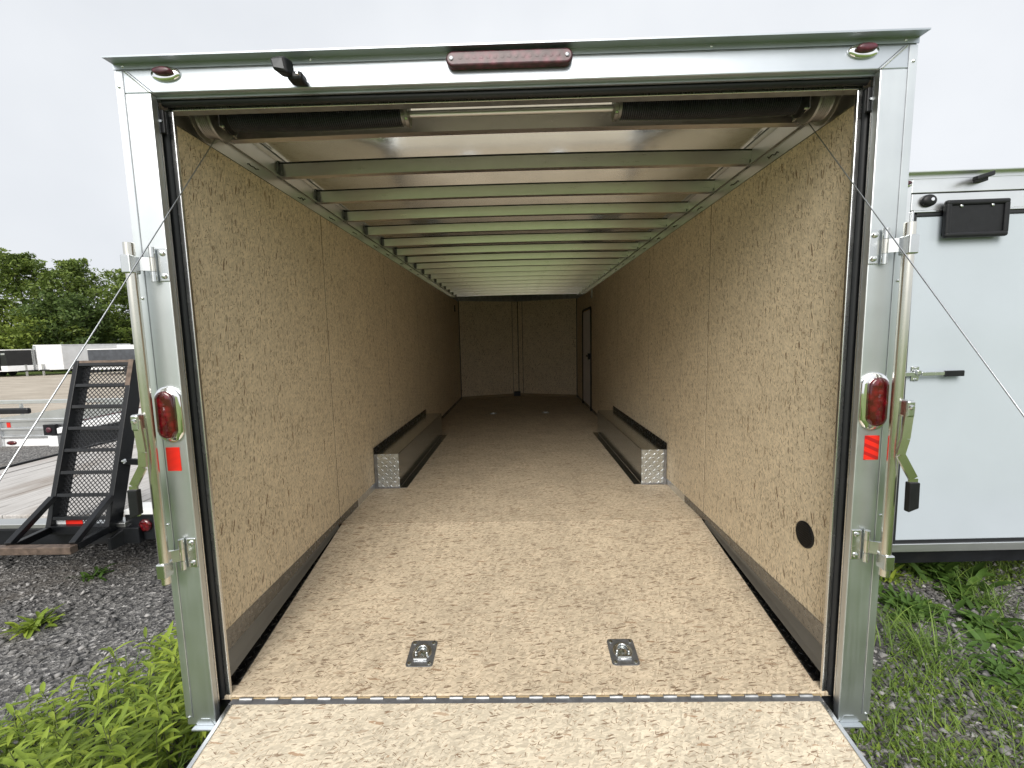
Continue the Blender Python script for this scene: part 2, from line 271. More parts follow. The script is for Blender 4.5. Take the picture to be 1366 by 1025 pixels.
# ---------------------------------------------------------------- mesh helpers
class MB:
    def __init__(s): s.v = []; s.f = []
    def add(s, vs, fs):
        o = len(s.v); s.v += [tuple(p) for p in vs]; s.f += [tuple(i+o for i in q) for q in fs]; return s
    def box(s, x0, x1, y0, y1, z0, z1):
        x0, x1 = sorted((x0, x1)); y0, y1 = sorted((y0, y1)); z0, z1 = sorted((z0, z1))
        return s.add([(x0, y0, z0), (x1, y0, z0), (x1, y1, z0), (x0, y1, z0), (x0, y0, z1), (x1, y0, z1), (x1, y1, z1), (x0, y1, z1)],
                     [(0, 3, 2, 1), (4, 5, 6, 7), (0, 1, 5, 4), (1, 2, 6, 5), (2, 3, 7, 6), (3, 0, 4, 7)])
    def hexa(s, p): return s.add(p, [(0, 3, 2, 1), (4, 5, 6, 7), (0, 1, 5, 4), (1, 2, 6, 5), (2, 3, 7, 6), (3, 0, 4, 7)])
    def prism(s, poly, axis, a0, a1):
        """poly: 2-D outline in the two other axes (in xyz order), extruded a0..a1 along axis"""
        n = len(poly)
        def P(p, a): q = list(p); q.insert(axis, a); return q
        return s.add([P(p, a0) for p in poly]+[P(p, a1) for p in poly], [tuple(range(n))[::-1], tuple(range(n, 2*n))]+[(i, (i+1) % n, n+(i+1) % n, n+i) for i in range(n)])
    def tube(s, pts, r, n=10, cap=True):
        pts = [Vector(p) for p in pts]; rs = r if isinstance(r, (list, tuple)) else [r]*len(pts); o = len(s.v); up = None
        for i, p in enumerate(pts):
            t = (pts[min(i+1, len(pts)-1)]-pts[max(i-1, 0)]).normalized()
            if up is None: up = Vector((0, 0, 1)) if abs(t.z) < .9 else Vector((1, 0, 0))
            a = t.cross(up).normalized(); b = a.cross(t)
            up = b
            for k in range(n):
                an = 2*math.pi*k/n; s.v.append(tuple(p+a*math.cos(an)*rs[i]+b*math.sin(an)*rs[i]))
        for i in range(len(pts)-1):
            for k in range(n):
                k2 = (k+1) % n; s.f.append((o+i*n+k, o+i*n+k2, o+(i+1)*n+k2, o+(i+1)*n+k))
        if cap: s.f.append(tuple(o+k for k in range(n))[::-1]); s.f.append(tuple(o+(len(pts)-1)*n+k for k in range(n)))
        return s
    def lathe(s, c, axis, prof, n=20):
        """prof: (position along axis, radius)"""
        pts = []; c = Vector(c); d = Vector((0, 0, 0)); d[axis] = 1
        a = Vector((0, 0, 0)); a[(axis+1) % 3] = 1; b = Vector((0, 0, 0)); b[(axis+2) % 3] = 1; o = len(s.v)
        for (h, r) in prof:
            for k in range(n):
                an = 2*math.pi*k/n; s.v.append(tuple(c+d*h+a*r*math.cos(an)+b*r*math.sin(an)))
        for i in range(len(prof)-1):
            for k in range(n):
                k2 = (k+1) % n; s.f.append((o+i*n+k, o+i*n+k2, o+(i+1)*n+k2, o+(i+1)*n+k))
        s.f.append(tuple(o+k for k in range(n))[::-1]); s.f.append(tuple(o+(len(prof)-1)*n+k for k in range(n)))
        return s
    def dome(s, cx, cz, y, ax, az, h, n=28, rings=5, stad=0.0, p=2.0):
        """lens lying on the plane Y=y, bulging to -Y; ellipse radii ax, az; stad = half length of straight run in z"""
        o = len(s.v)
        for i in range(rings+1):
            t = i/rings; k = math.cos(t*math.pi/2) if i < rings else .02; hh = h*math.sin(t*math.pi/2)**(1/p)
            for j in range(n):
                an = 2*math.pi*j/n; sx = math.cos(an); sz = math.sin(an)
                s.v.append((cx+ax*k*sx, y-hh, cz+az*k*sz+(stad if sz > 1e-6 else -stad if sz < -1e-6 else 0)))
        for i in range(rings):
            for j in range(n):
                j2 = (j+1) % n; s.f.append((o+i*n+j, o+i*n+j2, o+(i+1)*n+j2, o+(i+1)*n+j))
        s.f.append(tuple(o+rings*n+j for j in range(n))); s.f.append(tuple(o+j for j in range(n))[::-1]); return s
    def mesh(s, name):
        m = bpy.data.meshes.new(name); m.from_pydata(s.v, [], s.f); m.update(); return m

BASE = {}
def empty(name, loc, label, cat, group=None):
    o = bpy.data.objects.new(name, None); col.objects.link(o); o.location = loc; o.empty_display_size = .1
    o['label'] = label; o['category'] = cat
    if group: o['group'] = group
    BASE[o] = Vector(loc); return o
def link(name, me, m, parent=None, bevel=0, smooth=False, fixn=True, seg=2):
    if m is not None and not me.materials: me.materials.append(m)
    o = bpy.data.objects.new(name, me); col.objects.link(o)
    if parent is not None:
        o.parent = parent
        if parent in BASE: o.matrix_parent_inverse = Matrix.Translation(-BASE[parent])
    if fixn:
        bm = bmesh.new(); bm.from_mesh(me); bmesh.ops.recalc_face_normals(bm, faces=bm.faces); bm.to_mesh(me); bm.free()
    if smooth:
        me.polygons.foreach_set('use_smooth', [True]*len(me.polygons))
        if smooth == 'auto':
            me.set_sharp_from_angle(angle=R(35))
    if bevel:
        b = o.modifiers.new('bevel', 'BEVEL'); b.width = bevel; b.segments = seg; b.limit_method = 'ANGLE'; b.angle_limit = R(40)
    return o
def part(name, mb, m, parent=None, bevel=0, smooth=False, seg=2): return link(name, mb.mesh(name), m, parent, bevel, smooth, True, seg)
def copy(o, parent, loc=None, rot=None):
    c = o.copy(); col.objects.link(c); c.parent = parent
    if loc is not None: c.location = loc
    if rot is not None: c.rotation_euler = rot
    if parent in BASE: c.matrix_parent_inverse = Matrix.Translation(-BASE[parent])
    return c
def tag(o, label=None, cat=None, group=None, kind=None):
    if label: o['label'] = label
    if cat: o['category'] = cat
    if group: o['group'] = group
    if kind: o['kind'] = kind
    return o
def npmesh(name, V, F):
    m = bpy.data.meshes.new(name); V = np.asarray(V, dtype=np.float32); F = np.asarray(F, dtype=np.int32); k = F.shape[1]
    m.vertices.add(len(V)); m.vertices.foreach_set('co', V.ravel()); m.loops.add(F.size); m.loops.foreach_set('vertex_index', F.ravel())
    m.polygons.add(len(F)); m.polygons.foreach_set('loop_start', np.arange(0, F.size, k, dtype=np.int32)); m.polygons.foreach_set('loop_total', np.full(len(F), k, dtype=np.int32))
    m.update(calc_edges=True); return m

# ---------------------------------------------------------------- ground
GZ = -.58
def gz(x, y):
    d = math.hypot(x, y); t = min(1, max(0, (d-9)/22)); t = t*t*(3-2*t)
    nr = max(0, 1-d/12)
    return GZ - .30*t + nr*(.02*math.sin(1.7*x+.6)*math.cos(1.3*y+1)+.012*math.sin(4.1*x-2.2*y))
ax = sorted(set([round(math.sinh(t)*2.2, 3) for t in np.linspace(-6.9, 6.9, 181)]))
V = [(x, y, gz(x, y)) for y in ax for x in ax]; n_ = len(ax)
F = [(j*n_+i, j*n_+i+1, (j+1)*n_+i+1, (j+1)*n_+i) for j in range(n_-1) for i in range(n_-1)]
g = link('ground', npmesh('ground', V, F), GROUND, None, 0, True, False); tag(g, 'grey gravel yard running to grass and a tan dirt lot', kind='structure')

# ---------------------------------------------------------------- the open enclosed trailer
A, B, T, S, W, H = 1.2855, 1.1764, 2.129, 1.152, 1.2114, 2.0098
YK, ZF, YF = 1.2536, -.1624, .055          # beavertail: the floor drops from YK to the rear edge
LC, LN = 7.2802, 7.7287
def fz(y): return 0 if y >= YK else ZF*(YK-y)/(YK-YF)
TR = empty('enclosed_trailer', (0, 3.6, GZ), 'open enclosed cargo trailer with strand board inside, seen through its lowered rear ramp', 'trailer')

# wall panels: 4 ft sheets with shadow gaps
ye = [.10, YK]+[YK+1.2192*k for k in (1, 2, 3, 4)]+[LC]
def zb_(y): return .05
for s in (-1, 1):
    for a, b in zip(ye[:-1], ye[1:]):
        part('wall_panel', MB().box(s*W, s*(W+.012), a+.0042, b-.0042, .046, H), OSBW, TR, .0015, seg=1)
        if b < LC: part('seam_strip', MB().box(s*(W+.0012), s*(W+.010), b-.0040, b+.0040, .046, H), plain('seam filler', (.13, .085, .045), .8) if 'seam filler' not in bpy.data.materials else bpy.data.materials['seam filler'], TR)
    part('side_skin', MB().box(s*(W+.050), s*(A-.004), .05, LC, -.28, T-.015), WHITE, TR)
    part('wall_core', MB().box(s*(W+.0125), s*(W+.0495), .10, LC, -.2, T-.03), GALV, TR)
# floor sheets
fy = [YF, YK]+[YK+1.2192*k for k in (1, 2, 3, 4)]+[LC]
for a, b in zip(fy[:-1], fy[1:]):
    za, zb2 = fz(a), fz(b); e = .001
    part('floor_panel', MB().hexa([(-W, a+e, za-.018), (W, a+e, za-.018), (W, b-e, zb2-.018), (-W, b-e, zb2-.018), (-W, a+e, za), (W, a+e, za), (W, b-e, zb2), (-W, b-e, zb2)]), OSBF, TR, .004 if a == YF else .0008)
part('floor_panel', MB().prism([(-W, LC), (W, LC), (0, LN)], 2, -.018, 0), OSBF, TR)
part('floor_edge', MB().box(-S+.004, S-.004, YF-.006, YF-.0005, ZF-.020, ZF-.004), OSBE, TR, .002)
part('subfloor', MB().hexa([(-W, .06, ZF-.10), (W, .06, ZF-.10), (W, LC, -.12), (-W, LC, -.12), (-W, .06, ZF-.021), (W, .06, ZF-.021), (W, YK, -.021), (-W, YK, -.021)]), BLK, TR)
part('subfloor', MB().box(-W, W, YK+.01, LC, -.11, -.021), BLK, TR)
# V nose
def nose_panel(x0, x1, z0, z1, nm_, m, off=0.0, th=.012):
    f = lambda x: LN-abs(x)/W*(LN-LC)-off
    return part(nm_, MB().hexa([(x0, f(x0), z0), (x1, f(x1), z0), (x1, f(x1)+th, z0), (x0, f(x0)+th, z0), (x0, f(x0), z1), (x1, f(x1), z1), (x1, f(x1)+th, z1), (x0, f(x0)+th, z1)]), m, TR)
nose_panel(-W+.006, -.125, .05, 2.03, 'nose_panel', OSBN); nose_panel(.10, W-.006, .05, 2.03, 'nose_panel', OSBN)
nose_panel(-.117, -.009, .05, 2.03, 'nose_panel', OSBN, .004); nose_panel(.007, .091, .05, 2.03, 'nose_panel', OSBN, .004)
nose_panel(-W, -.0, 2.03, 2.16, 'nose_top_rail', STEEL, .006); nose_panel(0, W, 2.03, 2.16, 'nose_top_rail', STEEL, .006)
nose_panel(-W, 0, .05, 2.03, 'nose_backing', BLK, -.0125, .004); nose_panel(0, W, .05, 2.03, 'nose_backing', BLK, -.0125, .004)
nose_panel(-W, -.0, 0, .05, 'nose_kick_board', OSBE, .004); nose_panel(0, W, 0, .05, 'nose_kick_board', OSBE, .004)
nose_panel(-W-.06, 0, -.28, 2.15, 'nose_skin', WHITE, -.03, .02); nose_panel(0, W+.06, -.28, 2.15, 'nose_skin', WHITE, -.03, .02)
for s in (-1, 1): part('corner_strip', MB().box(s*(W-.012), s*W, LC-.03, LC-.002, .0, 2.03), BLK, TR, .002)
part('junction_box', MB().box(-.11, .03, LN-.15, LN-.06, .005, .10), PLA, TR, .008)
# kick plates of tread plate and their floor flange
WY1_ = 3.90
for s in (-1, 1):
    for a, b in ((.10, YK-.0005), (YK, 1.56), (WY1_, LC)):
        part('kick_plate', MB().hexa([(s*(W-.003), a, fz(a)+.001), (s*(W-.0005), a, fz(a)+.001), (s*(W-.0005), b, fz(b)+.001), (s*(W-.003), b, fz(b)+.001), (s*(W-.003), a, .050), (s*(W-.0005), a, .050), (s*(W-.0005), b, .050), (s*(W-.003), b, .050)]), TREADW, TR)
    c_ = lambda y, h1, w1, h2: [(s*(W-.0035), y, fz(y)+h1), (s*(W-w1), y, fz(y)+h2), (s*(W-w1-.002), y, fz(y)+h2-.002), (s*(W-.0035), y, fz(y)+h1-.006)]
    part('cove_strip', MB().hexa(c_(.10, .115, .034, .042)+c_(YK-.05, .030, .009, .008)), COVE, TR)
    part('kick_plate', MB().box(s*(W-.0035), s*(W-.0005), 1.5602, 1.9395, .0, .052), TREADB, TR)  # stretch where a bright reflection is painted by a lighter plate colour
    a, b = .10, YK
    part('kick_flange', MB().hexa([(s*(W-.062), a, fz(a)+.0005), (s*(W-.004), a, fz(a)+.0005), (s*(W-.004), b, fz(b)+.0005), (s*(W-.008), b, fz(b)+.0005), (s*(W-.062), a, fz(a)+.0035), (s*(W-.004), a, fz(a)+.0035), (s*(W-.004), b, fz(b)+.0035), (s*(W-.008), b, fz(b)+.0035)]), TREADF, TR)
# wheel boxes
WX, WY0, WY1, WZ = 1.0053, 1.94, 3.90, .2917
for s in (-1, 1):
    wb = part('wheel_box', MB().box(s*WX, s*(W-.0035), WY0, WY1, .001, WZ), POLI, TR, .004)
    part('front_plate', MB().box(s*(WX-.003), s*(W-.006), WY0-.0035, WY0-.0005, .002, WZ+.002), TREADX, wb)
    part('wall_flange', MB().box(s*(W-.0065), s*(W-.0035), WY0-.003, WY1, WZ+.0005, WZ+.055), TREADW, wb)
    part('floor_flange', MB().box(s*(WX-.062), s*(WX-.0035), WY0+.002, WY1, .0008, .004), POLI, wb)
    part('edge_trim', MB().box(s*(W-.030), s*(W-.0062), WY0-.007, WY0-.004, -.0, WZ+.002), STEEL, wb)
    part('edge_trim', MB().box(s*(WX), s*(W-.03), WY0-.007, WY0-.004, .001, .013), STEEL, wb)
# roof skin (crowned) and roof bows
CR = .010
def crown(x): return CR*(1-(x/W)**2)
xs = np.linspace(-W-.06, W+.06, 25)
V = []; F = []
for k, y in enumerate((.05, LC, LN+.02)):
    for x in xs: V.append((x, y if k < 2 else (LC + (LN-LC)*max(0, 1-abs(x)/W)), 2.146+max(-.012, crown(x))))
for k in range(2):
    for i in range(24): F.append((k*25+i, k*25+i+1, (k+1)*25+i+1, (k+1)*25+i))
rs = link('roof_sheet', npmesh('roof_sheet', V, F), ROOFM, TR, 0, True, False)
so = rs.modifiers.new('t', 'SOLIDIFY'); so.thickness = .006; so.offset = 1
def bow(y):
    mb = MB(); xx = np.linspace(-W-.010, W+.010, 17); prof = [(0, 0), (-.011, .059), (-.007, .059), (.004, .005), (.032, .005), (.032, .018), (.036, .018), (.036, 0)]
    o = 0; n = len(prof)
    for x in xx: mb.v += [(x, y+p, 2.079+q+max(0, crown(x))) for p, q in prof]
    for i in range(16):
        for k in range(n): mb.f.append((i*n+k, i*n+(k+1) % n, (i+1)*n+(k+1) % n, (i+1)*n+k))
    mb.f.append(tuple(range(n))); mb.f.append(tuple(range(16*n, 17*n))); return mb
b0 = part('roof_bow', bow(0), BOWM, TR)
shade_strip0 = part('bow_shade_strip', MB().prism([(x, 2.1384+max(0, crown(x))) for x in np.linspace(-W, W, 9)]+[(x, 2.1450+max(0, crown(x))) for x in np.linspace(W, -W, 9)], 1, -.013, .024), RUB, b0)  # shadow line between bow and roof, added as a black strip
brk = part('bow_bracket', MB().box(.001, .008, -.034, .004, 2.066, 2.142).box(.008, .028, -.016, -.0115, 2.078, 2.138).box(.010, .022, -.024, -.0165, 2.090, 2.104), STEEL, TR, .002)
for i in range(-1, 16):
    y = .8193+.4064*i
    o = b0 if i == -1 else copy(b0, TR); o.location.y = y
    t_ = shade_strip0 if i == -1 else copy(shade_strip0, o); t_.parent = o
    for s in (-1, 1):
        q = brk if (i == -1 and s == -1) else copy(brk, TR)
        q.location = (-W if s < 0 else W, y, 0); q.rotation_euler = (0, 0, 0) if s < 0 else (0, 0, math.pi)
for s in (-1, 1):
    part('top_rail', MB().box(s*(W-.001), s*(W+.012), .08, LC, H+.002, 2.150), GALV, TR)
    mb = MB(); mb.box(s*(W-.012), s*(W-.0015), .08, LC, 2.071, 2.078); part('rail_lip', mb, GALV, TR)
    # squiggles of black sealant above the panels
    for i in range(9):
        y = .55+.4064*i+random.uniform(-.05, .05); pts = [(s*(W-.003), y+.012*k, 2.035+random.uniform(-.006, .006)+.001*k) for k in range(8)]
        part('sealant_bead', MB().tube(pts, .0022, 5), RUB, TR)
part('rear_roof_rail', MB().box(-W, W, .075, .16, 2.088, 2.16), BOWM, TR)

# rear frame: posts, header, drip cap
for s in (-1, 1):
    p = part('corner_post', MB().box(s*B, s*A, 0, .024, -.2316, 2.04), ALUV, TR, .003)
    part('post_return', MB().box(s*(B+.036), s*A, .0245, .080, -.2316, T-.02), ALUV, p, .002)
    part('post_joint', MB().box(s*(A-.0255), s*(A-.0240), -.0012, .001, -.20, 2.11), STEEL, p)
    part('edge_flange', MB().box(s*(A-.024), s*(A+.002), -.0025, -.0003, -.20, 2.108), ALUV, p, .001, seg=1)
    part('foot_plate', MB().box(s*(B-.002), s*(A-.028), -.020, .001, -.240, -.2322), ALUH, p, .002)
    part('weld', MB().prism([(s*(B+.005), -.2315), (s*(A-.035), -.2315), (s*(A-.055), -.205), (s*(B+.02), -.205)], 1, -.0018, -.0002), ALUV, p)
    # inner door stop with its bulb gasket
    st = part('door_stop', MB().box(s*(S+.003), s*(S+.020), .060, .073, ZF-.012, 2.0135), ALUS, TR, .0025)
    part('return_flange', MB().box(s*(S+.0205), s*(B+.045), .084, .088, ZF-.03, 2.03), ALUV, TR)
    part('door_gasket', MB().tube([(s*(S+.0375), .066, ZF-.010), (s*(S+.0375), .066, .9), (s*(S+.0375), .066, 2.012)], .0165, 14), RUB, TR, 0, 'auto')
    part('track_lip', MB().box(s*(B+.0005), s*(B+.006), .0245, .030, -.22, 2.035), ALUS, TR)
    k = part('striker_plate', MB().box(s*(B-.010), s*(B+.012), .0320, .0440, 1.930, 2.006), PLA, TR, .003)
    part('striker_bolt', MB().lathe((s*(B-.002), .0315, 1.968), 1, [(-.003, .004), (.001, .004)], 10), ZINC, k)
h = part('header', MB().box(-A, A, .0002, .060, 2.0402, T-.0), ALUH, TR, .003)
part('header_joint', MB().box(-A+.01, A-.01, -.0012, .001, 2.1085, 2.1100), STEEL, h)
for s in (-1, 1):   # mitre seam at the corner
    q = (s*(B+.002), 2.0415); e = (s*(A-.030), 2.106)
    part('mitre_weld', MB().tube([(q[0], -.0005, q[1]), (e[0], -.0005, e[1])], .0025, 6), ALUS, h)
    part('mitre_joint', MB().tube([(q[0]-s*.010, .0, q[1]), (e[0]-s*.010, .0, e[1])], .0013, 4), STEEL, h)
mb = MB().prism([(-.040, 2.1262), (-.0405, 2.1310), (-.0006, 2.1345), (-.0006, 2.1118), (-.004, 2.1118), (-.004, 2.1285)], 0, -1.2885, 1.2885)
cap = part('drip_cap', mb, ALUH, TR)
part('soffit_lip', MB().box(-B, B, .022, .030, 2.0330, 2.0400), ALUH, TR)
part('header_stop', MB().box(-S-.020, S+.020, .060, .064, 2.0140, 2.0520), ALUS, TR, .0015)
part('header_stop_back', MB().box(-S-.020, S+.020, .0645, .097, 2.0160, 2.0520), STEEL, TR, .0015)
part('door_gasket', MB().tube([(x, .046, 2.0295-.002*math.cos(x*2.4)) for x in np.linspace(-B+.004, B-.004, 14)], .0125, 14), RUB, TR, 0, 'auto')
scr = part('screw', MB().lathe((0, 0, 0), 1, [(-.004, .0022), (-.0028, .0045), (0, .0052)], 10), ZINC, TR, 0, 'auto')
first = True
for (x, z) in [(-1.255, 2.121), (-.64, 2.121), (0, 2.121), (.64, 2.121), (1.245, 2.121)] + [(s*(A-.010), z) for s in (-1, 1) for z in (2.06, 1.38, .57, -.198)]:
    o = scr if first else copy(scr, TR); first = False; o.location = (x, -.0035 if z > 2.1 else -.0025, z)
# marker lights, brake light, tail lights, reflectors, loading light
for s in (-1, 1):
    ml = part('marker_bezel', MB().dome(s*1.117, 2.0935, -.0003, .050, .0235, .011, 28, 4), CHROME, TR, 0, True)
    part('lens', MB().dome(s*1.117, 2.095, -.0105, .032, .0120, .016, 24, 4, 0, 3.5), DREDL, ml, 0, True)
bl = part('brake_light', MB().prism([(.178*q+.0225*math.cos(R(a)), 2.0985+.0225*math.sin(R(a))) for q, r_ in ((1, range(-90, 91, 15)), (-1, range(90, 271, 15))) for a in r_], 1, -.026, -.0003), DREDL, TR, .006, seg=3)
for k in range(15): part('diode', MB().lathe((-.154+.022*k, -.0262, 2.101), 1, [(-.0004, .004), (-.0002, .0075), (.001, .0075)], 12), DREDL, bl)
for s in (-1, 1): part('light_screw', MB().lathe((s*.183, -.0262, 2.0985), 1, [(-.003, .003), (-.002, .0065), (.001, .0065)], 12), STEEL, bl)
for s in (-1, 1):
    tl = part('tail_light', MB().dome(s*1.2235, .975, -.0003, .0475, .0475, .013, 32, 5, .054, 3), CHROME, TR, 0, True)
    part('lens', MB().dome(s*1.2265, .976, -.011, .0335, .0335, .016, 32, 5, .051, 3), REDL, tl, 0, True)
    for k in range(5): part('diode', MB().lathe((s*1.2265, -.0272, .914+.031*k), 1, [(-.0006, .004), (-.0002, .010), (.003, .010)], 14), REDL, tl)
    part('reflector', MB().box(s*1.204, s*1.254, -.0012, -.0003, .770, .856), TAPE if s < 0 else TAPEC, TR)
lb = part('loading_light', MB().hexa([(-.726, -.078, 2.052), (-.684, -.070, 2.046), (-.676, -.032, 2.046), (-.716, -.036, 2.052), (-.732, -.082, 2.084), (-.690, -.076, 2.094), (-.682, -.034, 2.100), (-.722, -.040, 2.092)]), PLA, TR, .006)
part('bracket', MB().box(-.700, -.652, -.048, -.0045, 2.040, 2.066), PLA, lb, .008)
part('pivot_bolt', MB().lathe((-.664, -.049, 2.055), 1, [(-.004, .003), (.001, .005)], 10), ZINC, lb)
part('lens', MB().hexa([(-.7215, -.0800, 2.058), (-.692, -.0742, 2.055), (-.692, -.072, 2.055), (-.7215, -.078, 2.058), (-.7245, -.0832, 2.078), (-.696, -.0778, 2.084), (-.696, -.075, 2.084), (-.7245, -.081, 2.078)]), FARG, lb)

# lock bars
for s in (-1, 1):
    tx, ty = s*1.262, -.048
    bar = part('lock_bar', MB().lathe((tx, ty, 0), 2, [(.372, .0158), (1.555, .0158)], 20), ZINCY, TR, .0015, 'auto')
    part('bar_collar', MB().box(tx-.016, tx+.016, ty-.021, ty+.019, 1.455, 1.515), ZINC, bar, .004)
    part('bar_collar', MB().box(tx-.016, tx+.016, ty-.021, ty+.019, .398, .452), ZINC, bar, .004)
    for (z, cx) in ((1.490, 1.1975), (.462, 1.204)):
        hg = part('bar_hinge', MB().box(s*(cx-.024), s*(cx+.010), -.0045, -.0003, z-.055, z+.055), ZINC, TR, .003)
        part('knuckle', MB().lathe((s*(cx+.020), -.013, 0), 2, [(z-.057, .0095), (z-.024, .0095)], 14), ZINC, hg, 0, 'auto')
        part('knuckle', MB().lathe((s*(cx+.020), -.013, 0), 2, [(z+.024, .0095), (z+.057, .0095)], 14), ZINC, hg, 0, 'auto')
        part('knuckle', MB().lathe((s*(cx+.020), -.013, 0), 2, [(z-.0225, .0085), (z+.0225, .0085)], 14), ZINCY, hg, 0, 'auto')
        part('strap', MB().hexa([(s*(cx+.024), -.022, z-.022), (s*(cx+.024), -.017, z-.022), (tx+s*.0, ty+.020, z-.022), (tx, ty+.010, z-.022), (s*(cx+.024), -.022, z+.022), (s*(cx+.024), -.017, z+.022), (tx, ty+.020, z+.022), (tx, ty+.010, z+.022)]), ZINC, hg)
        for dz in (-.038, .038): part('bolt', MB().lathe((s*(cx-.008), -.0045, z+dz), 1, [(-.0075, .003), (-.006, .0075), (-.002, .0095), (0, .0095)], 14), ZINC, hg, 0, 'auto')
    # lever handle
    hp = part('lock_handle', MB().box(tx-s*.004, tx+s*.022, ty-.045, ty-.014, .935, .990), ZINC, TR, .006)
    if s > 0: pts = [(1.272, -.085, .965), (1.262, -.088, .865), (1.250, -.088, .812), (1.300, -.085, .730), (1.302, -.085, .625)]
    else: pts = [(-1.268, -.085, .972), (-1.258, -.088, .862), (-1.262, -.088, .812), (-1.305, -.085, .745), (-1.306, -.085, .640)]
    mb = MB()
    for (p, q) in zip(pts[:-1], pts[1:]):
        p, q = Vector(p), Vector(q); d = (q-p).normalized(); w = Vector((0, 1, 0)).cross(d).normalized()*.0135; t = Vector((0, .0035, 0))
        mb.hexa([p-w-t, p+w-t, p+w+t, p-w+t, q-w-t, q+w-t, q+w+t, q-w+t])
    part('lever', mb, ZINCY, hp)
    e = Vector(pts[-1]); part('grip', MB().hexa([(e.x-.0165, e.y-.010, e.z-.008), (e.x+.0165, e.y-.010, e.z+.006), (e.x+.0165, e.y+.010, e.z+.006), (e.x-.0165, e.y+.010, e.z-.008), (pts[3][0]-.0165, e.y-.010, pts[3][2]-.012), (pts[3][0]+.0165, e.y-.010, pts[3][2]-.012), (pts[3][0]+.0165, e.y+.010, pts[3][2]-.012), (pts[3][0]-.0165, e.y+.010, pts[3][2]-.012)]), PLA, hp, .003)
    part('pivot', MB().lathe((tx+s*.008, ty-.046, .968), 1, [(-.006, .005), (.0, .009), (.002, .009)], 12), ZINC, hp, 0, 'auto')

# counterbalance: shaft, springs, drums, cables
SY, SZ = .25, 2.078
part('spring_shaft', MB().lathe((0, SY, SZ-.002), 0, [(-1.2, .0125), (1.2, .0125)], 14), GALV, TR, 0, 'auto')
for s in (-1, 1):
    prof = []; x = .415
    while x < 1.065:
        prof += [(s*x, .0375), (s*(x+.0022), .0410), (s*(x+.0050), .0410), (s*(x+.0072), .0375)]; x += .0080
    sp = part('torsion_spring', MB().lathe((0, SY, SZ-.002), 0, prof, 18), SPR, TR, 0, 'auto')
    for k in range(len(sp.data.vertices)):
        v = sp.data.vertices[k]; v.co.z -= .006*math.sin(min(1, max(0, (abs(v.co.x)-.41)/.65))*math.pi)
    part('winding_cone', MB().lathe((0, SY, SZ-.002), 0, [(s*.385, .026), (s*.388, .040), (s*.400, .044), (s*.404, .036), (s*.425, .036)], 20), DRUM, sp, 0, 'auto')
    for k in range(4): a = R(45+90*k); part('set_screw', MB().lathe((s*.394, SY+.040*math.cos(a), SZ+.042*math.sin(a)), 0, [(-.005, .007), (.005, .007)], 6), ZINC, sp)
    part('anchor_cone', MB().lathe((0, SY, SZ-.002), 0, [(s*1.055, .038), (s*1.075, .040), (s*1.082, .052), (s*1.090, .052)], 20), PLA, sp, 0, 'auto')
    br = part('spring_bracket', MB().box(s*1.090, s*1.096, SY-.05, SY+.05, 2.030, 2.136), ZINC, TR, .002)
    for dy in (-.03, .03): part('bracket_bolt', MB().lathe((s*1.088, SY+dy, 2.040), 0, [(-.006, .006), (.003, .006)], 8), ZINC, br)
    prof = [(s*1.112, .030), (s*1.116, .072), (s*1.122, .076), (s*1.126, .066)]
    for k in range(6): prof += [(s*(1.130+.007*k), .0665), (s*(1.1335+.007*k), .063)]
    prof += [(s*1.174, .066), (s*1.178, .080), (s*1.183, .080), (s*1.187, .03)]
    part('cable_drum', MB().lathe((0, SY, SZ), 0, prof, 28), DRUM, TR, 0, 'auto')
    c0 = Vector((s*1.152, SY-.062, 2.052)); c1 = Vector((s*1.150, -.127 if s < 0 else -.145, 1.499 if s < 0 else 1.461)); c2 = Vector((s*1.150, -.556 if s < 0 else -.493, .926 if s < 0 else 1.016))
    d = (c2-c1); c3 = c1+d*((c1.z+.45)/(-d.z)); c0 = c1-d*((2.02-c1.z)/(-d.z))
    part('lift_cable', MB().tube([c0, c1, c2, c3], .0018, 8), CABLE, TR, 0, 'auto')
    CE = c3
    part('cable_anchor', MB().box(s*1.142, s*1.152, CE.y-.03, CE.y+.03, CE.z-.06, CE.z+.02), ZINC, TR, .003)

# floor hinge and ramp
part('hinge_leaf', MB().box(-S+.012, S-.012, .0255, YF-.0065, ZF-.014, ZF-.0075), LEAF, TR)
kn = part('hinge_knuckle', MB().lathe((0, .047, ZF-.0065), 0, [(-.025, .0068), (.025, .0068)], 12), KNUC, TR, 0, 'auto')
for k in range(22):
    o = kn if k == 0 else copy(kn, TR); o.location.x = -1.083+.1032*k
SL = R(9.6); RL = 2.12
def rp(d, w=0): return (.0250-d*math.cos(SL)-w*math.sin(SL), ZF-.009-d*math.sin(SL)+w*math.cos(SL))
def slab(x0, x1, d0, d1, w0, w1):
    a = [rp(d0, w0), rp(d1, w0), rp(d1, w1), rp(d0, w1)]
    return MB().prism([(q[0], q[1]) for q in a], 0, x0, x1)
rd = part('ramp_door', slab(-1.122, 1.122, .0, RL, -.012, 0), OSBR, TR)
part('ramp_core', slab(-1.139, 1.139, .001, RL-.001, -.055, -.0125), WHITE, rd)
for s in (-1, 1): part('edge_trim', slab(s*1.1222, s*1.140, -.0, RL, -.012, .003), ALUS, rd, .002)
part('end_trim', slab(-1.122, 1.122, RL+.0005, RL+.03, -.055, .002), ALUS, rd)
part('rear_sill', MB().box(-B, B, .056, .10, -.27, ZF-.024), BLK, TR)

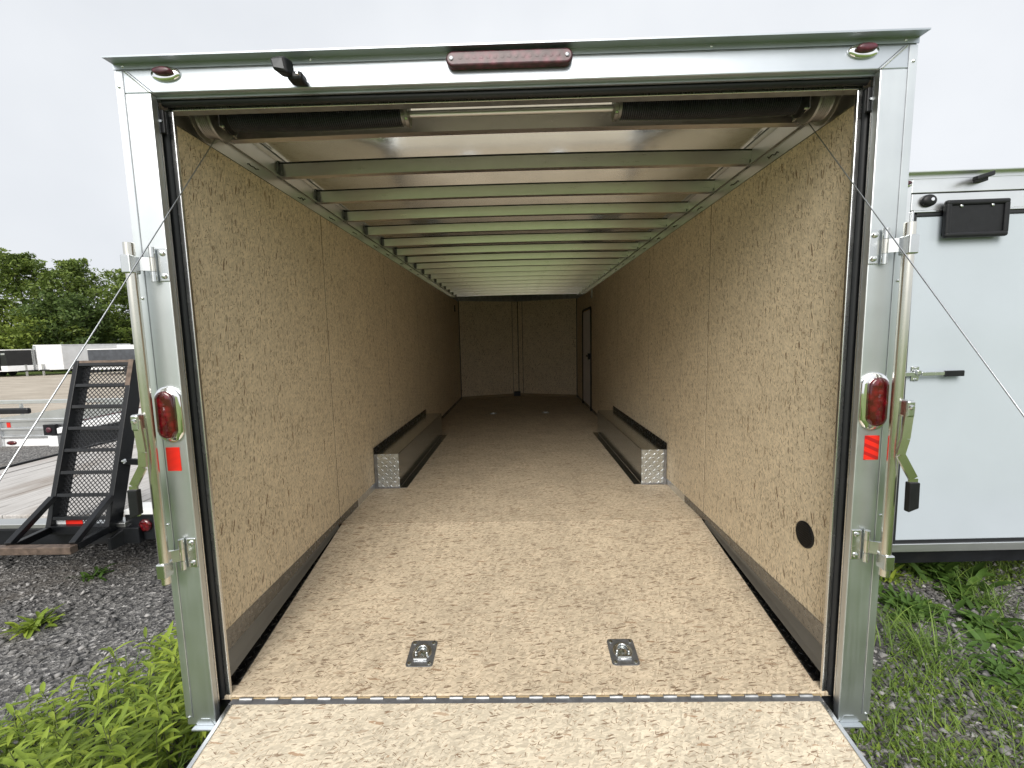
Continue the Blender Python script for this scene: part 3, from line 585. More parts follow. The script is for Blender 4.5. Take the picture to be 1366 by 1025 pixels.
# recessed tie-down rings
def ring(x, y):
    p = MB(); o = 12
    out = [(.058*sx-.012*(1-c)*sx, .066*sy-.012*(1-d)*sy) for sx, sy, seq in ((1, 1, ((1, 0), (.7, .7), (0, 1))), (-1, 1, ((0, 1), (.7, .7), (1, 0))), (-1, -1, ((1, 0), (.7, .7), (0, 1))), (1, -1, ((0, 1), (.7, .7), (1, 0)))) for c, d in seq]
    p.prism(out, 2, .0, .0035)
    pan = part('tie_down', p, STEEL, None, .001)
    cup = part('cup', MB().lathe((0, .004, 0), 2, [(.0036, .042), (.0062, .040), (.0050, .034), (.0042, .020), (.0052, .016), (.0072, .012), (.0078, .004)], 24), ZINC, None, 0, 'auto')
    rg = part('ring', MB().tube([(.026*math.cos(R(a)), .006+.026*math.sin(R(a)), .0105) for a in range(-35, 216, 12)], .0048, 8), ZINC, None, 0, True)
    cl = part('clasp', MB().box(-.030, .030, -.036, -.022, .0036, .013), ZINC, None, .003)
    bs = [part('bolt', MB().lathe((sx*.042, sy*.051, 0), 2, [(.0036, .0085), (.0062, .0075), (.0068, .004)], 12), ZINC, None, 0, 'auto') for sx in (-1, 1) for sy in (-1, 1)]
    return [pan, cup, rg, cl]+bs
proto = ring(0, 0)
for k, (x, y, sc) in enumerate([(-.4345, .2403, 1), (.4345, .2403, 1), (-.4345, 5.462, 1), (.4345, 5.462, 1)]):
    tree = proto if k == 0 else [o.copy() for o in proto]
    if k: [col.objects.link(o) for o in tree]
    pan = tree[0]; pan.parent = TR; pan.matrix_parent_inverse = Matrix.Translation(-BASE[TR])
    pan.location = (x, y, fz(y)+.0006); pan.rotation_euler = (math.atan2(-ZF, YK-YF) if y < YK else 0, 0, 0)
    for o in tree[1:]: o.parent = pan
# wall vent
vt = part('wall_vent', MB().lathe((W, .279, .364), 0, [(.0, .056), (-.004, .056), (-.007, .050), (-.005, .046), (-.004, .002)], 32), PLA, TR, 0, 'auto')
for k in range(9):
    z = -.04+.01*k; hw = math.sqrt(max(0, .046**2-z*z))
    part('louvre', MB().box(W-.0075, W-.0045, .279-hw, .279+hw, .364+z-.0018, .364+z+.0018), PLA, vt)
# side door
dr = part('side_door', MB().box(W-.008, W-.0035, 5.58, 6.385, .06, 1.685), DPANEL, TR, .003)
fr = [(5.54, .0), (5.54, 1.66), (5.555, 1.70), (5.59, 1.72), (6.37, 1.72), (6.405, 1.70), (6.42, 1.66), (6.42, .0)]
for (p, q) in zip(fr[:-1], fr[1:]): part('door_frame', MB().tube([(W-.007, *p), (W-.007, *q)], .017, 6), RUB, dr)
part('door_handle', MB().box(W-.045, W-.008, 5.615, 5.665, .86, .96).box(W-.058, W-.045, 5.62, 5.76, .905, .93), PLA, dr, .004)
part('wall_conduit', MB().box(W-.02, W-.0005, 5.42, 5.47, 1.86, 2.005), GALV, TR, .003)
part('wall_switch', MB().box(-W+.0005, -W+.012, 6.70, 6.78, 1.78, 1.90), PLA, TR, .003)

def wheel(par, x, y, s, z=GZ, r=.35):
    t = part('wheel', MB().lathe((x, y, z+r), 0, [(-.10, r*.62), (-.105, r*.90), (-.085, r), (.085, r), (.105, r*.90), (.10, r*.62)], 28), TYRE, par, 0, 'auto')
    part('rim', MB().lathe((x, y, z+r), 0, [(-.07, r*.60), (.07, r*.60), (s*.075, r*.45), (s*.05, r*.2), (s*.09, r*.12)] if s > 0 else [(.07, r*.60), (-.07, r*.60), (-.075, r*.45), (-.05, r*.2), (-.09, r*.12)], 20), FARW, t, 0, 'auto')
for s in (-1, 1):
    for y in (2.5, 3.35): wheel(TR, s*1.13, y, s, GZ-.01, .30)
part('tongue', MB().box(-.05, .05, LN, LN+1.2, -.32, -.22), BLK, TR, .004)
part('tongue_jack', MB().box(-.04, .04, LN+.9, LN+.98, GZ-.04, .15), BLK, TR, .004)

# ---------------------------------------------------------------- closed trailer beside it
NX, NY = 2.300, 1.20
NB = empty('enclosed_trailer', (NX+1.28, NY+3.5, GZ), 'closed enclosed trailer with pale rear door and black plate holder, beside the open one', 'trailer')
n0, n1, nt, nb_ = NX, NX+2.571, 2.150, -.195
part('body', MB().box(n0, n1, NY+.05, NY+7.2, -.2, nt-.01), WHITE, NB, .01)
for s, x in ((1, n0), (-1, n1)):
    p = part('corner_post', MB().box(x, x+s*.0955, NY, NY+.05, nb_, nt), ALUN, NB, .003)
    part('door_trim', MB().box(x+s*.096, x+s*.112, NY-.010, NY+.04, nb_+.05, 1.935), ALUS, NB, .003)
    part('door_gasket', MB().box(x+s*.1125, x+s*.134, NY-.004, NY+.04, nb_+.045, 1.918), RUB, NB, .004)
part('header', MB().box(n0+.096, n1-.096, NY-.001, NY+.049, 2.042, nt-.001), ALUN, NB, .002)
part('door_header', MB().box(n0+.0965, n1-.0965, NY-.003, NY+.049, 1.940, 2.034), ALUN, NB, .002)
part('header_groove', MB().box(n0+.02, n1-.02, NY+.01, NY+.0485, 2.0345, 2.0415), RUB, NB)
part('header_trim', MB().box(n0+.1125, n1-.1125, NY-.008, NY+.04, 1.927, 1.9395), ALUS, NB, .002)
part('header_gasket', MB().box(n0+.1345, n1-.1345, NY-.003, NY+.04, 1.906, 1.9265), RUB, NB, .003)
part('drip_cap', MB().prism([(NY-.040, nt-.003), (NY-.0405, nt+.002), (NY-.0015, nt+.005), (NY-.0015, nt-.030), (NY-.004, nt-.030), (NY-.004, nt-.001)], 0, n0-.01, n1+.01), ALUN, NB)
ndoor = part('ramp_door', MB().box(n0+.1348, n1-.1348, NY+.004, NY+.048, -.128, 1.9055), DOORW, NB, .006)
part('bottom_gasket', MB().box(n0+.1345, n1-.1345, NY+.0, NY+.045, -.146, -.1285), RUB, NB)
part('bottom_rail', MB().box(n0+.096, n1-.096, NY-.012, NY+.06, nb_-.005, -.1465), ALUN, NB, .003)
ml = part('marker_bezel', MB().dome(2.345, 2.094, NY-.0015, .050, .0235, .011, 28, 4), CHROME, NB, 0, True)
part('lens', MB().dome(2.345, 2.095, NY-.0115, .034, .013, .014, 24, 4, 0, 3.5), DREDL, ml, 0, True)
ll = part('loading_light', MB().hexa([(2.700, NY-.075, 2.080), (2.815, NY-.060, 2.110), (2.815, NY-.025, 2.110), (2.700, NY-.040, 2.080), (2.700, NY-.075, 2.104), (2.815, NY-.060, 2.138), (2.815, NY-.025, 2.138), (2.700, NY-.040, 2.104)]), PLA, NB, .006)
part('bracket', MB().box(2.75, 2.79, NY-.045, NY-.001, 2.085, 2.110), PLA, ll)
lk = part('lock_cover', MB().dome(2.487, 1.992, NY-.003, .045, .036, .030, 28, 5), PLA, NB, 0, True)
part('keyhole', MB().lathe((2.492, NY-.033, 1.994), 1, [(-.003, .004), (-.002, .010), (.004, .010)], 14), CHROME, lk, 0, 'auto')
ph = MB(); px0, px1, pz0, pz1 = 2.566, 2.934, 1.768, 1.984
fz_ = NY-.048
pf = part('plate_holder', MB().box(px0+.02, px1-.02, fz_+.012, NY+.002, pz0+.02, pz1-.02), PLA, NB, .004)
rim = [((px0, px1), (pz1-.032, pz1)), ((px0, px1), (pz0, pz0+.032))]
for (xa, xb), (za, zb3) in rim: part('rim', MB().box(xa, xb, fz_, fz_+.03, za, zb3), PLA, pf, .012, seg=3)
for xa in (px0, px1-.032): part('rim', MB().box(xa+.0005, xa+.0315, fz_+.001, fz_+.029, pz0+.02, pz1-.02), PLA, pf, .008, seg=3)
for xa in (2.655, 2.835): part('plate_screw', MB().lathe((xa, fz_+.010, 1.948), 1, [(-.006, .004), (-.004, .008), (.003, .008)], 12), ZINC, pf, 0, 'auto')
lt = part('door_latch', MB().box(2.462, 2.510, NY-.004, NY+.003, .915, 1.005), ZINC, NB, .008)
part('strap', MB().box(2.372, 2.50, NY-.022, NY-.014, .945, .972), ZINC, lt, .003)
part('keeper', MB().box(2.472, 2.50, NY-.034, NY-.004, .952, .985), ZINC, lt, .006)
part('lever', MB().box(2.50, 2.640, NY-.036, NY-.028, .947, .972), ZINC, lt, .003)
part('grip', MB().box(2.636, 2.752, NY-.040, NY-.024, .940, .976), PLA, lt, .004)
for z in (.925, .996): part('bolt', MB().lathe((2.486, NY-.004, z), 1, [(-.006, .003), (-.004, .008), (0, .009)], 12), ZINC, lt, 0, 'auto')
part('underside', MB().box(n0+.1, n1-.1, NY+.07, NY+7.1, -.32, -.2005), BLK, NB)
for y in (2.4, 3.3):
    for x, s in ((n0+.18, -1), (n1-.18, 1)): wheel(NB, x, NY+y, s, GZ-.01, .30)
NB.rotation_euler = (0, R(-.55), 0)

# ---------------------------------------------------------------- flat deck trailer with stand-up ramp
ED = empty('equipment_trailer', (-4.2, 4.0, GZ), 'flat deck equipment trailer with weathered grey planks and a black stand-up mesh ramp', 'trailer')
DZ = -.05; dx0, dx1, dy0, dy1 = -5.55, -2.90, 1.60, 6.6
npl = 12; pw = (dx1-dx0)/npl
for k in range(npl):
    x = dx0+pw*k; w_ = random.uniform(-.006, .006); e = random.uniform(-.02, .02)
    part('deck_plank', MB().hexa([(x+.004, dy0+e, DZ-.045), (x+pw-.004, dy0+e, DZ-.045), (x+pw-.004, dy1, DZ-.045), (x+.004, dy1, DZ-.045), (x+.004, dy0+e, DZ+w_), (x+pw-.004, dy0+e, DZ-w_*.6), (x+pw-.004, dy1, DZ-w_), (x+.004, dy1, DZ+w_*.5)]), WOOD, ED, .006)
part('rear_beam', MB().box(dx0, dx1+.10, dy0-.14, dy0-.03, DZ-.17, DZ-.048), BLK, ED, .006)
part('deck_lip', MB().box(dx0, dx1, dy0-.135, dy0-.024, DZ-.046, DZ-.012), GALV, ED, .004)
for x in (dx0, dx1): part('side_rail', MB().box(x-.03 if x == dx0 else x+.004, x-.004 if x == dx0 else x+.05, dy0-.02, dy1, DZ-.16, DZ+.02), BLK, ED, .006)
for y in (2.4, 3.4, 4.4, 5.4, 6.4): part('cross_member', MB().box(dx0, dx1, y-.04, y+.04, DZ-.15, DZ-.048), BLK, ED)
for x in (-4.8, -3.6): part('frame_rail', MB().box(x-.05, x+.05, dy0, dy1+1.2, DZ-.33, DZ-.155), BLK, ED)
part('light_box', MB().box(-2.93, -2.62, dy0-.10, dy0+.05, DZ-.16, DZ+.035), BLK, ED, .006)
lt = part('tail_light', MB().dome(-2.775, -.095, dy0-.1005, .048, .048, .022, 24, 4), REDL, ED, 0, True)
part('light_cap', MB().box(-2.93, -2.62, dy0-.102, dy0+.05, DZ+.0355, DZ+.075), FARW, ED, .004)
part('frame_gusset', MB().hexa([(-2.98, 1.40, -.24), (-2.955, 1.40, -.24), (-2.84, 1.56, -.20), (-2.865, 1.56, -.20), (-2.98, 1.40, -.15), (-2.955, 1.40, -.15), (-2.84, 1.56, -.04), (-2.865, 1.56, -.04)]), BLK, ED, .004)
tp = part('reflective_strip', MB().box(-3.46, -3.325, 1.452, 1.456, -.085, -.03), TAPEW, ED)
part('reflective_strip', MB().box(-3.3245, -3.20, 1.4525, 1.4565, -.085, -.03), TAPE, ED)
for x, s in ((dx0-.06, -1), (dx1+.06, 1)):
    for y in (4.0, 4.85): wheel(ED, x-.18*s if False else x, y, s, GZ, .27)
# ramp in its own slanted frame: base (rx, ry, rz), leaning away from the viewer
RB = Vector((-3.20, 1.40, -.10)); LEAN = math.atan2(.34, 1.24); RH = 1.27
e_up = Vector((.016, math.sin(LEAN), math.cos(LEAN))).normalized(); e_x = Vector((1, 0, 0)); e_n = e_x.cross(e_up).normalized()   # e_n towards the viewer (-Y)
def Q(a, u, n): return RB+e_x*a+e_up*u+e_n*n
def bar(a0, a1, u0, u1, n0_, n1_): return MB().hexa([Q(a0, u0, n0_), Q(a1, u0, n0_), Q(a1, u0, n1_), Q(a0, u0, n1_), Q(a0, u1, n0_), Q(a1, u1, n0_), Q(a1, u1, n1_), Q(a0, u1, n1_)])
hw = .235
rmp = part('stand_up_ramp', bar(-hw, -hw+.038, 0, RH, -.105, 0), BLK, ED, .004)
part('ramp_rail', bar(hw-.038, hw, 0, RH, -.105, 0), BLK, rmp, .004)
part('rubbed_end', bar(hw-.0385, hw-.0005, RH-.20, RH+.002, .0005, .0025), RUST, rmp)
part('top_bar', bar(-hw+.039, hw-.039, RH-.02, RH, -.03, -.004), RUST, rmp, .002)
for k in range(8):
    u = .085+k*.163
    if u < RH-.03: part('rung', bar(-hw+.039, hw-.039, u, u+.026, -.045, -.004), BLK, rmp, .003)
# expanded metal mesh: two families of slanted strands
mb = MB(); px_, pu = .034, .017; L_, U_ = 2*hw-.08, RH-.03
for sg in (-1, 1):
    k = -int(U_/pu)
    while k*px_ < L_:
        a0 = k*px_; u0_ = 0.0; a1 = a0+U_/pu*px_/2*1.0; u1_ = U_
        # clip to the opening
        t0 = max(0, (0-a0)/(a1-a0)); t1 = min(1, (L_-a0)/(a1-a0))
        if t1 > t0:
            pa, pb = (a0+(a1-a0)*t0, U_*t0), (a0+(a1-a0)*t1, U_*t1)
            f = (lambda p: Q((-L_/2+p[0])*sg, .015+p[1], -.05))
            p, q = f(pa), f(pb); d = (q-p).normalized(); w_ = e_n.cross(d)*.0022; t = e_n*.0015
            mb.hexa([p-w_-t, p+w_-t, p+w_+t, p-w_+t, q-w_-t, q+w_-t, q+w_+t, q-w_+t])
        k += 1
tag(part('expanded_mesh', mb, BLK, rmp), kind='stuff')
# foot frame
FY, FZ = 1.12, -.075
def stick(p, q, w1, w2): 
    p, q = Vector(p), Vector(q); d = (q-p).normalized(); a = d.cross(Vector((0, 0, 1))).normalized()*w1; b = a.cross(d).normalized()*w2
    return MB().hexa([p-a-b, p+a-b, p+a+b, p-a+b, q-a-b, q+a-b, q+a+b, q-a+b])
fx0, fx1 = RB.x-hw-.02, RB.x+hw+.06-.05
part('foot_bar', MB().box(RB.x-hw-.42, fx1+.05, FY-.03, FY+.02, FZ-.032, FZ+.018), RUST, rmp, .004)
for a in (-hw+.02, hw-.02):
    part('foot_strut', stick(Q(a, .245, .0), (RB.x+a+.06, FY+.01, FZ+.02), .019, .019), BLK, rmp, .003)
    part('foot_side', stick(Q(a, .02, -.02), (RB.x+a+.06, FY+.02, FZ-.005), .019, .024), BLK, rmp, .003)
part('foot_cross', stick(Q(-hw, .02, -.03), Q(hw, .02, -.03), .025, .03), BLK, rmp, .003)
part('ramp_brace', stick(Q(hw-.01, .50, -.05), (-2.62, 1.98, .22), .022, .022), BLK, rmp, .003)
part('brace_bolt', MB().lathe(tuple(Q(hw+.004, .50, -.03)), 0, [(-.0, .018), (.012, .018), (.02, .009)], 12), ZINC, rmp, 0, 'auto')

# ---------------------------------------------------------------- aluminium utility trailer behind the deck trailer
AT = empty('utility_trailer', (-8.2, 7.4, gz(-8.2, 7.4)), 'silver aluminium utility trailer with ribbed sides behind the flat deck trailer', 'trailer')
ay = 6.2; axl, axr = -10.4, -7.0
for (z0, z1, d) in ((-.43, -.385, .025), (-.380, -.285, .0), (-.280, -.235, .028), (-.230, -.125, .0), (-.120, -.065, .03)):
    part('side_rib', MB().box(axl, axr, ay-d, ay+.03, z0, z1), ALUN, AT, .006)
part('lower_sill', MB().box(axl, axr, ay+.005, ay+.06, -.62, -.435), FARW, AT, .006)
part('corner_post', MB().box(-9.84, -9.76, ay-.04, ay+.02, -.62, -.04), ALUN, AT, .006)
part('side_brace', MB().hexa([(-9.75, ay-.01, -.060), (-7.2, ay-.01, -.060), (-7.2, ay+.02, -.060), (-9.75, ay+.02, -.060), (-9.75, ay-.01, -.04), (-7.2, ay-.01, .28), (-7.2, ay+.02, .28), (-9.75, ay+.02, -.04)]), ALUN, AT)
part('reflector', MB().box(-9.66, -9.59, ay-.004, ay-.0005, -.225, -.13), TAPE, AT)
tl = part('tail_light', MB().dome(-9.62, -.525, ay+.004, .10, .042, .02, 20, 3), REDL, AT, 0, True)
lb2 = part('light_box', MB().box(-8.86, -8.64, ay-.10, ay-.03, -.37, -.17), BLK, AT, .006)
part('lens', MB().dome(-8.75, -.27, ay-.1005, .055, .055, .02, 20, 3), DREDL, lb2, 0, True)
part('plate', MB().box(-8.80, -8.62, ay-.09, ay-.085, -.60, -.385), TAPEW, AT)
part('top_rail', MB().box(axl-.6, -6.0, ay+.68, ay+.74, .13, .205), ALUN, AT, .006)
for x in (-10.2, -8.9, -7.4, -6.2): part('rail_post', MB().box(x-.02, x+.02, ay+.69, ay+.73, -.22, .13), ALUN, AT)
part('fender', MB().box(-10.75, -9.95, ay+.60, ay+.68, -.07, .05), BLK, AT, .03)
part('deck', MB().box(axl, -5.8, ay+.06, ay+.80, -.30, -.235), WOOD, AT)
for x in (-9.0, -6.0): wheel(AT, x, ay+.9, 1, gz(x, ay+.9), .30)
# dark trailer nose with white planks, between the two
BT = empty('tilt_trailer', (-6.6, 5.9, gz(-6.6, 5.9)), 'low black trailer with a white edged deck, just past the planked deck', 'trailer')
part('deck', MB().hexa([(-7.35, 5.0, -.12), (-5.6, 5.0, .20), (-5.6, 5.5, .24), (-7.35, 5.5, -.08), (-7.35, 5.0, -.03), (-5.6, 5.0, .32), (-5.6, 5.5, .36), (-7.35, 5.5, .01)]), FARW, BT, .01)
part('chassis', MB().hexa([(-7.2, 5.02, -.48), (-5.6, 5.02, -.30), (-5.6, 5.48, -.30), (-7.2, 5.48, -.48), (-7.2, 5.02, -.10), (-5.6, 5.02, .19), (-5.6, 5.48, .19), (-7.2, 5.48, -.10)]), BLK, BT, .01)
part('edge_stripe', MB().hexa([(-6.9, 4.995, .09), (-5.6, 4.995, .34), (-5.6, 5.0, .34), (-6.9, 5.0, .09), (-6.9, 4.995, .105), (-5.6, 4.995, .355), (-5.6, 5.0, .355), (-6.9, 5.0, .105)]), DREDL, BT)
part('hoop', MB().tube([(-5.95, 5.6, .30), (-5.95, 5.6, .55), (-5.85, 5.6, .64), (-5.5, 5.6, .64)], .03, 8), ALUS, BT, 0, True)
wheel(BT, -6.3, 5.7, 1, gz(-6.3, 5.7), .28)

# ---------------------------------------------------------------- row of stored trailers far off
def far_trailer(loc, head, L_, Wd, Ht, m, skirt, label, nose=.9, z0=.45):
    e = empty('stored_trailer', (loc[0], loc[1], gz(loc[0], loc[1])), label, 'trailer', 'trailers stored in a row across the yard')
    BASE.pop(e)
    def ch(name, mb, mt, bev=0, sm=False, par=None): return part(name, mb, mt, par or e, bev, sm)
    out = [(-Wd/2, 0), (Wd/2, 0), (Wd/2, L_), (0.12, L_+nose), (-.12, L_+nose), (-Wd/2, L_)]
    sc = .45
    ch('body', MB().prism(out, 2, z0+sc, Ht), m, .02)
    grow = [(x*1.006, y*1.003-.01) for x, y in out]
    ch('skirt', MB().prism(grow, 2, z0, z0+sc-.005), skirt, .01)
    ch('roof_trim', MB().prism([(x*1.012, y*1.004-.02) for x, y in out], 2, Ht+.005, Ht+.07), FARW, .01)
    ch('corner_cap', MB().box(-.14, .14, L_+nose+.002, L_+nose+.03, z0, Ht), ALUS)
    d = ch('side_door', MB().box(Wd/2+.012, Wd/2+.03, L_-1.3, L_-.5, z0+.08, Ht-.25), m, .02)
    ch('handle', MB().box(Wd/2+.03, Wd/2+.07, L_-1.22, L_-1.1, z0+.8, z0+.95), BLK, 0, False, d)
    ch('vent', MB().box(Wd/2+.01, Wd/2+.05, L_-.35, L_-.05, Ht-.35, Ht-.22), GALV, .01)
    for s in (-1, 1):
        for y in (L_*.40, L_*.40+.85):
            ch('wheel', MB().lathe((s*(Wd/2-.08), y, .33), 0, [(-.1, .2), (-.1, .31), (-.08, .33), (.08, .33), (.1, .31), (.1, .2)], 18), TYRE, 0, 'auto')
        ch('fender', MB().box(s*(Wd/2+.01), s*(Wd/2+.07), L_*.40-.4, L_*.40+1.25, .62, .70), ALUH, .01)
    ch('tongue', MB().box(-.06, .06, L_+nose, L_+nose+1.1, .40, .50), BLK)
    ch('jack', MB().box(-.05, .05, L_+nose+.6, L_+nose+.7, 0, .95), GALV)
    e.rotation_euler = (0, 0, R(head)); return e
def along(p, k): q = CAM+(Vector(p)-CAM)*k; return (q.x, q.y)
# heading: direction of the nose, degrees counter-clockwise from +Y
far_trailer((-46.0, 32.4), -90, 5.4, 2.3, 2.12, FARB, FARW, 'black trailer with a white lower band, at the picture edge of the far row')
far_trailer((-38.2, 38.4), 168, 5.2, 2.6, 2.45, FARW, FARW, 'white wedge nosed trailer right next to the black one with white band', nose=1.0)
far_trailer((-27.6, 32.6), 90, 6.6, 2.3, 2.02, FARG, FARW, 'charcoal trailer with a white lower band, behind the top of the black ramp', nose=.8)
far_trailer((-26.5, 39.5), 93, 7.2, 2.5, 2.62, FARW, FARW, 'white trailer whose long bright roof shows above the charcoal one', nose=.7)
far_trailer((-40.5, 38.6), -96, 7.0, 2.5, 2.35, FARW, FARW, 'white trailer showing only its roof above the black one')
far_trailer((-16.5, 38.0), 92, 6.0, 2.5, 2.75, FARW, FARW, 'tallest white trailer in the far row, mostly behind the open trailer')

# ---------------------------------------------------------------- trees
def tree(x, y, ht, rad, mi, label, seed, low=.12, nleaf=7000, lean=0.0):
    r = np.random.default_rng(seed); rd_ = random.Random(seed); z0 = gz(x, y)
    e = empty('tree', (x, y, z0), label, 'tree', 'trees along the far side of the yard')
    mb = MB(); tips = []
    tp = [(x+lean*ht*t*t+.25*math.sin(3*t+seed), y+.25*math.cos(2.3*t+seed), z0-.1+ht*.93*t) for t in np.linspace(0, 1, 8)]
    mb.tube(tp, [max(.02, .19*(1-t)**.8*ht/9) for t in np.linspace(0, 1, 8)], 7)
    nb = 46
    for k in range(nb):
        t = low+(1-low)*(k+rd_.random())/nb; t = min(t, .98); i = min(6, int(t*7)); f = t*7-i
        p = Vector(tp[i]).lerp(Vector(tp[i+1]), f); a = k*2.399+rd_.random()
        prof = (math.sin(math.pi*min(1, (t-low)/(1-low)*.86+.14))**.75); ln = rad*prof*rd_.uniform(.7, 1.2)+.25
        up = rd_.uniform(.15, .7)+.5*t
        d = Vector((math.cos(a), math.sin(a), up)).normalized()
        mid = p+d*ln*.55+Vector((0, 0, -.05*ln)); end = p+d*ln+Vector((0, 0, rd_.uniform(-.1, .25)*ln))
        mb.tube([p, mid, end], [.045*(1-t*.6), .025, .008], 4, False)
        for q in (.35, .55, .75, .92, 1.05):
            c = p.lerp(mid, q/.55) if q < .55 else mid.lerp(end, (q-.55)/.45)
            tips.append((c.x, c.y, c.z, .20+.20*ln*(.5+.5*rd_.random())))
    part('trunk', mb, BARK, e, 0, True)
    tips = np.array(tips); idx = r.integers(0, len(tips), nleaf); c = tips[idx]
    off = r.normal(size=(nleaf, 3)); off /= np.maximum(.4, np.linalg.norm(off, axis=1, keepdims=True)); off *= (r.random((nleaf, 1))**.6)*c[:, 3:4]*1.25*np.array([[1.25, 1.25, .55]])
    P = c[:, :3]+off; sz = r.uniform(.07, .15, (nleaf, 1))
    n = r.normal(size=(nleaf, 3)); n[:, 2] += .8; n /= np.linalg.norm(n, axis=1, keepdims=True); a = np.cross(n, r.normal(size=(nleaf, 3))); a /= np.linalg.norm(a, axis=1, keepdims=True); b = np.cross(n, a)
    V = np.stack([P-a*sz*1.5, P+b*sz*.7, P+a*sz*1.5, P-b*sz*.7], 1).reshape(-1, 3); F = np.arange(nleaf*4).reshape(-1, 4)
    cr = link('crown', npmesh('crown', V, F), TREEL[mi], e, 0, False, False); return e
TREES = [(-53, 37.5, 12.4, 4.2, 2, 'broad light green tree at the picture edge, tallest of the far trees'),
         (-49.0, 40, 11.8, 3.6, 0, 'full green tree with a domed top, second from the picture edge'),
         (-45.5, 42.5, 11.6, 3.4, 0, 'green tree with a ragged top between the domed tree and the dark gap'),
         (-43.0, 38.5, 7.0, 3.0, 1, 'low dark green tree filling the dip in the tree line'),
         (-40.2, 42.5, 11.6, 2.8, 0, 'slim pointed tree with wispy top right of the dip'),
         (-36.2, 44.0, 12.2, 2.6, 1, 'thin open tree with bare upper twigs beside the lock bar'),
         (-34.5, 40.5, 6.6, 2.6, 2, 'short bright green tree just beside the lock bar'),
         (-50.5, 36.2, 6.6, 3.0, 2, 'low bright bushy tree in front of the tallest far tree'),
         (-45.0, 38.0, 5.2, 2.8, 2, 'low rounded light green tree above the white wedge nosed trailer'),
         (-57.5, 41, 11.5, 3.2, 1, 'dark tree behind the tallest far tree')]
for k, (x, y, h_, r_, mi, lab) in enumerate(TREES): tree(x, y, h_, r_, mi, lab, 50+k, .10, 12000 if h_ > 8 else 9000, .03*math.sin(k*2.1))
def thicket():
    r = np.random.default_rng(5); N = 42000
    t = r.random(N); x = -72+62*t+r.normal(size=N)*.6; y = 44+10*t+r.normal(size=N)*1.3+2
    top = 5.2+1.3*np.sin(t*23)+.8*np.sin(t*61+1)
    z = -.9+top*r.random(N)**.8
    P = np.stack([x, y, z], 1); sz = r.uniform(.12, .26, (N, 1)); n = r.normal(size=(N, 3)); n[:, 2] += .8; n /= np.linalg.norm(n, axis=1, keepdims=True)
    a = np.cross(n, r.normal(size=(N, 3))); a /= np.linalg.norm(a, axis=1, keepdims=True); b = np.cross(n, a)
    V = np.stack([P-a*sz*1.4, P+b*sz*.7, P+a*sz*1.4, P-b*sz*.7], 1).reshape(-1, 3)
    tag(link('undergrowth', npmesh('undergrowth', V, np.arange(N*4).reshape(-1, 4)), TREEL[1], None, 0, False, False), 'dark undergrowth closing the gaps below and behind the far trees', 'undergrowth', kind='stuff')
thicket()

# ---------------------------------------------------------------- gravel, weeds, grass
def scatter_stones():
    r = np.random.default_rng(3); N = 26000
    L = r.random(N) < .55
    x = np.where(L, -1.35-r.random(N)**1.1*5.2, 1.35+r.random(N)*2.9); y = np.where(L, -.5+r.random(N)**.9*5.0, -.4+r.random(N)*2.6)
    s = r.gamma(3., .0034, N).clip(.004, .026)
    base = np.array([(1, 0, 0), (-1, 0, 0), (0, 1, 0), (0, -1, 0), (0, 0, 1), (0, 0, -1)], float); fc = np.array([(0, 2, 4), (2, 1, 4), (1, 3, 4), (3, 0, 4), (2, 0, 5), (1, 2, 5), (3, 1, 5), (0, 3, 5)])
    z = np.array([gz(a, b) for a, b in zip(x, y)])
    jit = r.uniform(.55, 1.25, (N, 6, 1)); ang = r.random(N)*6.28; ca, sa = np.cos(ang), np.sin(ang)
    P = base[None]*jit*s[:, None, None]*np.array([1.2, .9, .62])+r.normal(size=(N, 6, 3))*s[:, None, None]*.18
    tl = r.normal(size=N)*.4; P[:, :, 2] += P[:, :, 0]*tl[:, None]
    X = P[:, :, 0]*ca[:, None]-P[:, :, 1]*sa[:, None]+x[:, None]; Y = P[:, :, 0]*sa[:, None]+P[:, :, 1]*ca[:, None]+y[:, None]; Z = P[:, :, 2]+z[:, None]+s[:, None]*.25
    V = np.stack([X, Y, Z], 2).reshape(-1, 3); F = (fc[None]+6*np.arange(N)[:, None, None]).reshape(-1, 3)
    tag(link('gravel', npmesh('gravel', V, F), STONE, None, 0, False, False), 'loose grey crushed stone covering the yard beside the trailers', 'gravel', kind='stuff')
scatter_stones()

class Leaves:
    def __init__(s): s.V = []; s.F = []
    def blade(s, p, d, ln, w, droop, seg=4, fold=.25, twist=0.0, shape='lance'):
        """one leaf: p base, d start direction; each leaf one strip with a folded midrib"""
        p = Vector(p); d = Vector(d).normalized(); o = len(s.V); side = d.cross(Vector((0, 0, 1)))
        side = side.normalized() if side.length > 1e-3 else Vector((1, 0, 0))
        if twist: side = (side+d.cross(side)*twist).normalized()
        pos = p.copy(); dd = d.copy()
        for i in range(seg+1):
            t = i/seg
            k = (math.sin(math.pi*min(1, t*.92+.06))**.8) if shape == 'lance' else (1-t)**.7 if shape == 'grass' else math.sin(math.pi*min(1, .12+t*.86))**.55
            ww = w*max(.04, k); nrm = side.cross(dd).normalized()
            s.V += [tuple(pos-side*ww+nrm*ww*fold), tuple(pos), tuple(pos+side*ww+nrm*ww*fold)]
            pos = pos+dd*(ln/seg); dd = (dd+Vector((0, 0, -droop/seg))).normalized()
        for i in range(seg):
            a = o+3*i; s.F += [(a, a+1, a+4, a+3), (a+1, a+2, a+5, a+4)]
    def mesh(s, name): return npmesh(name, s.V, s.F)
def hgt(x, y): return gz(x, y)
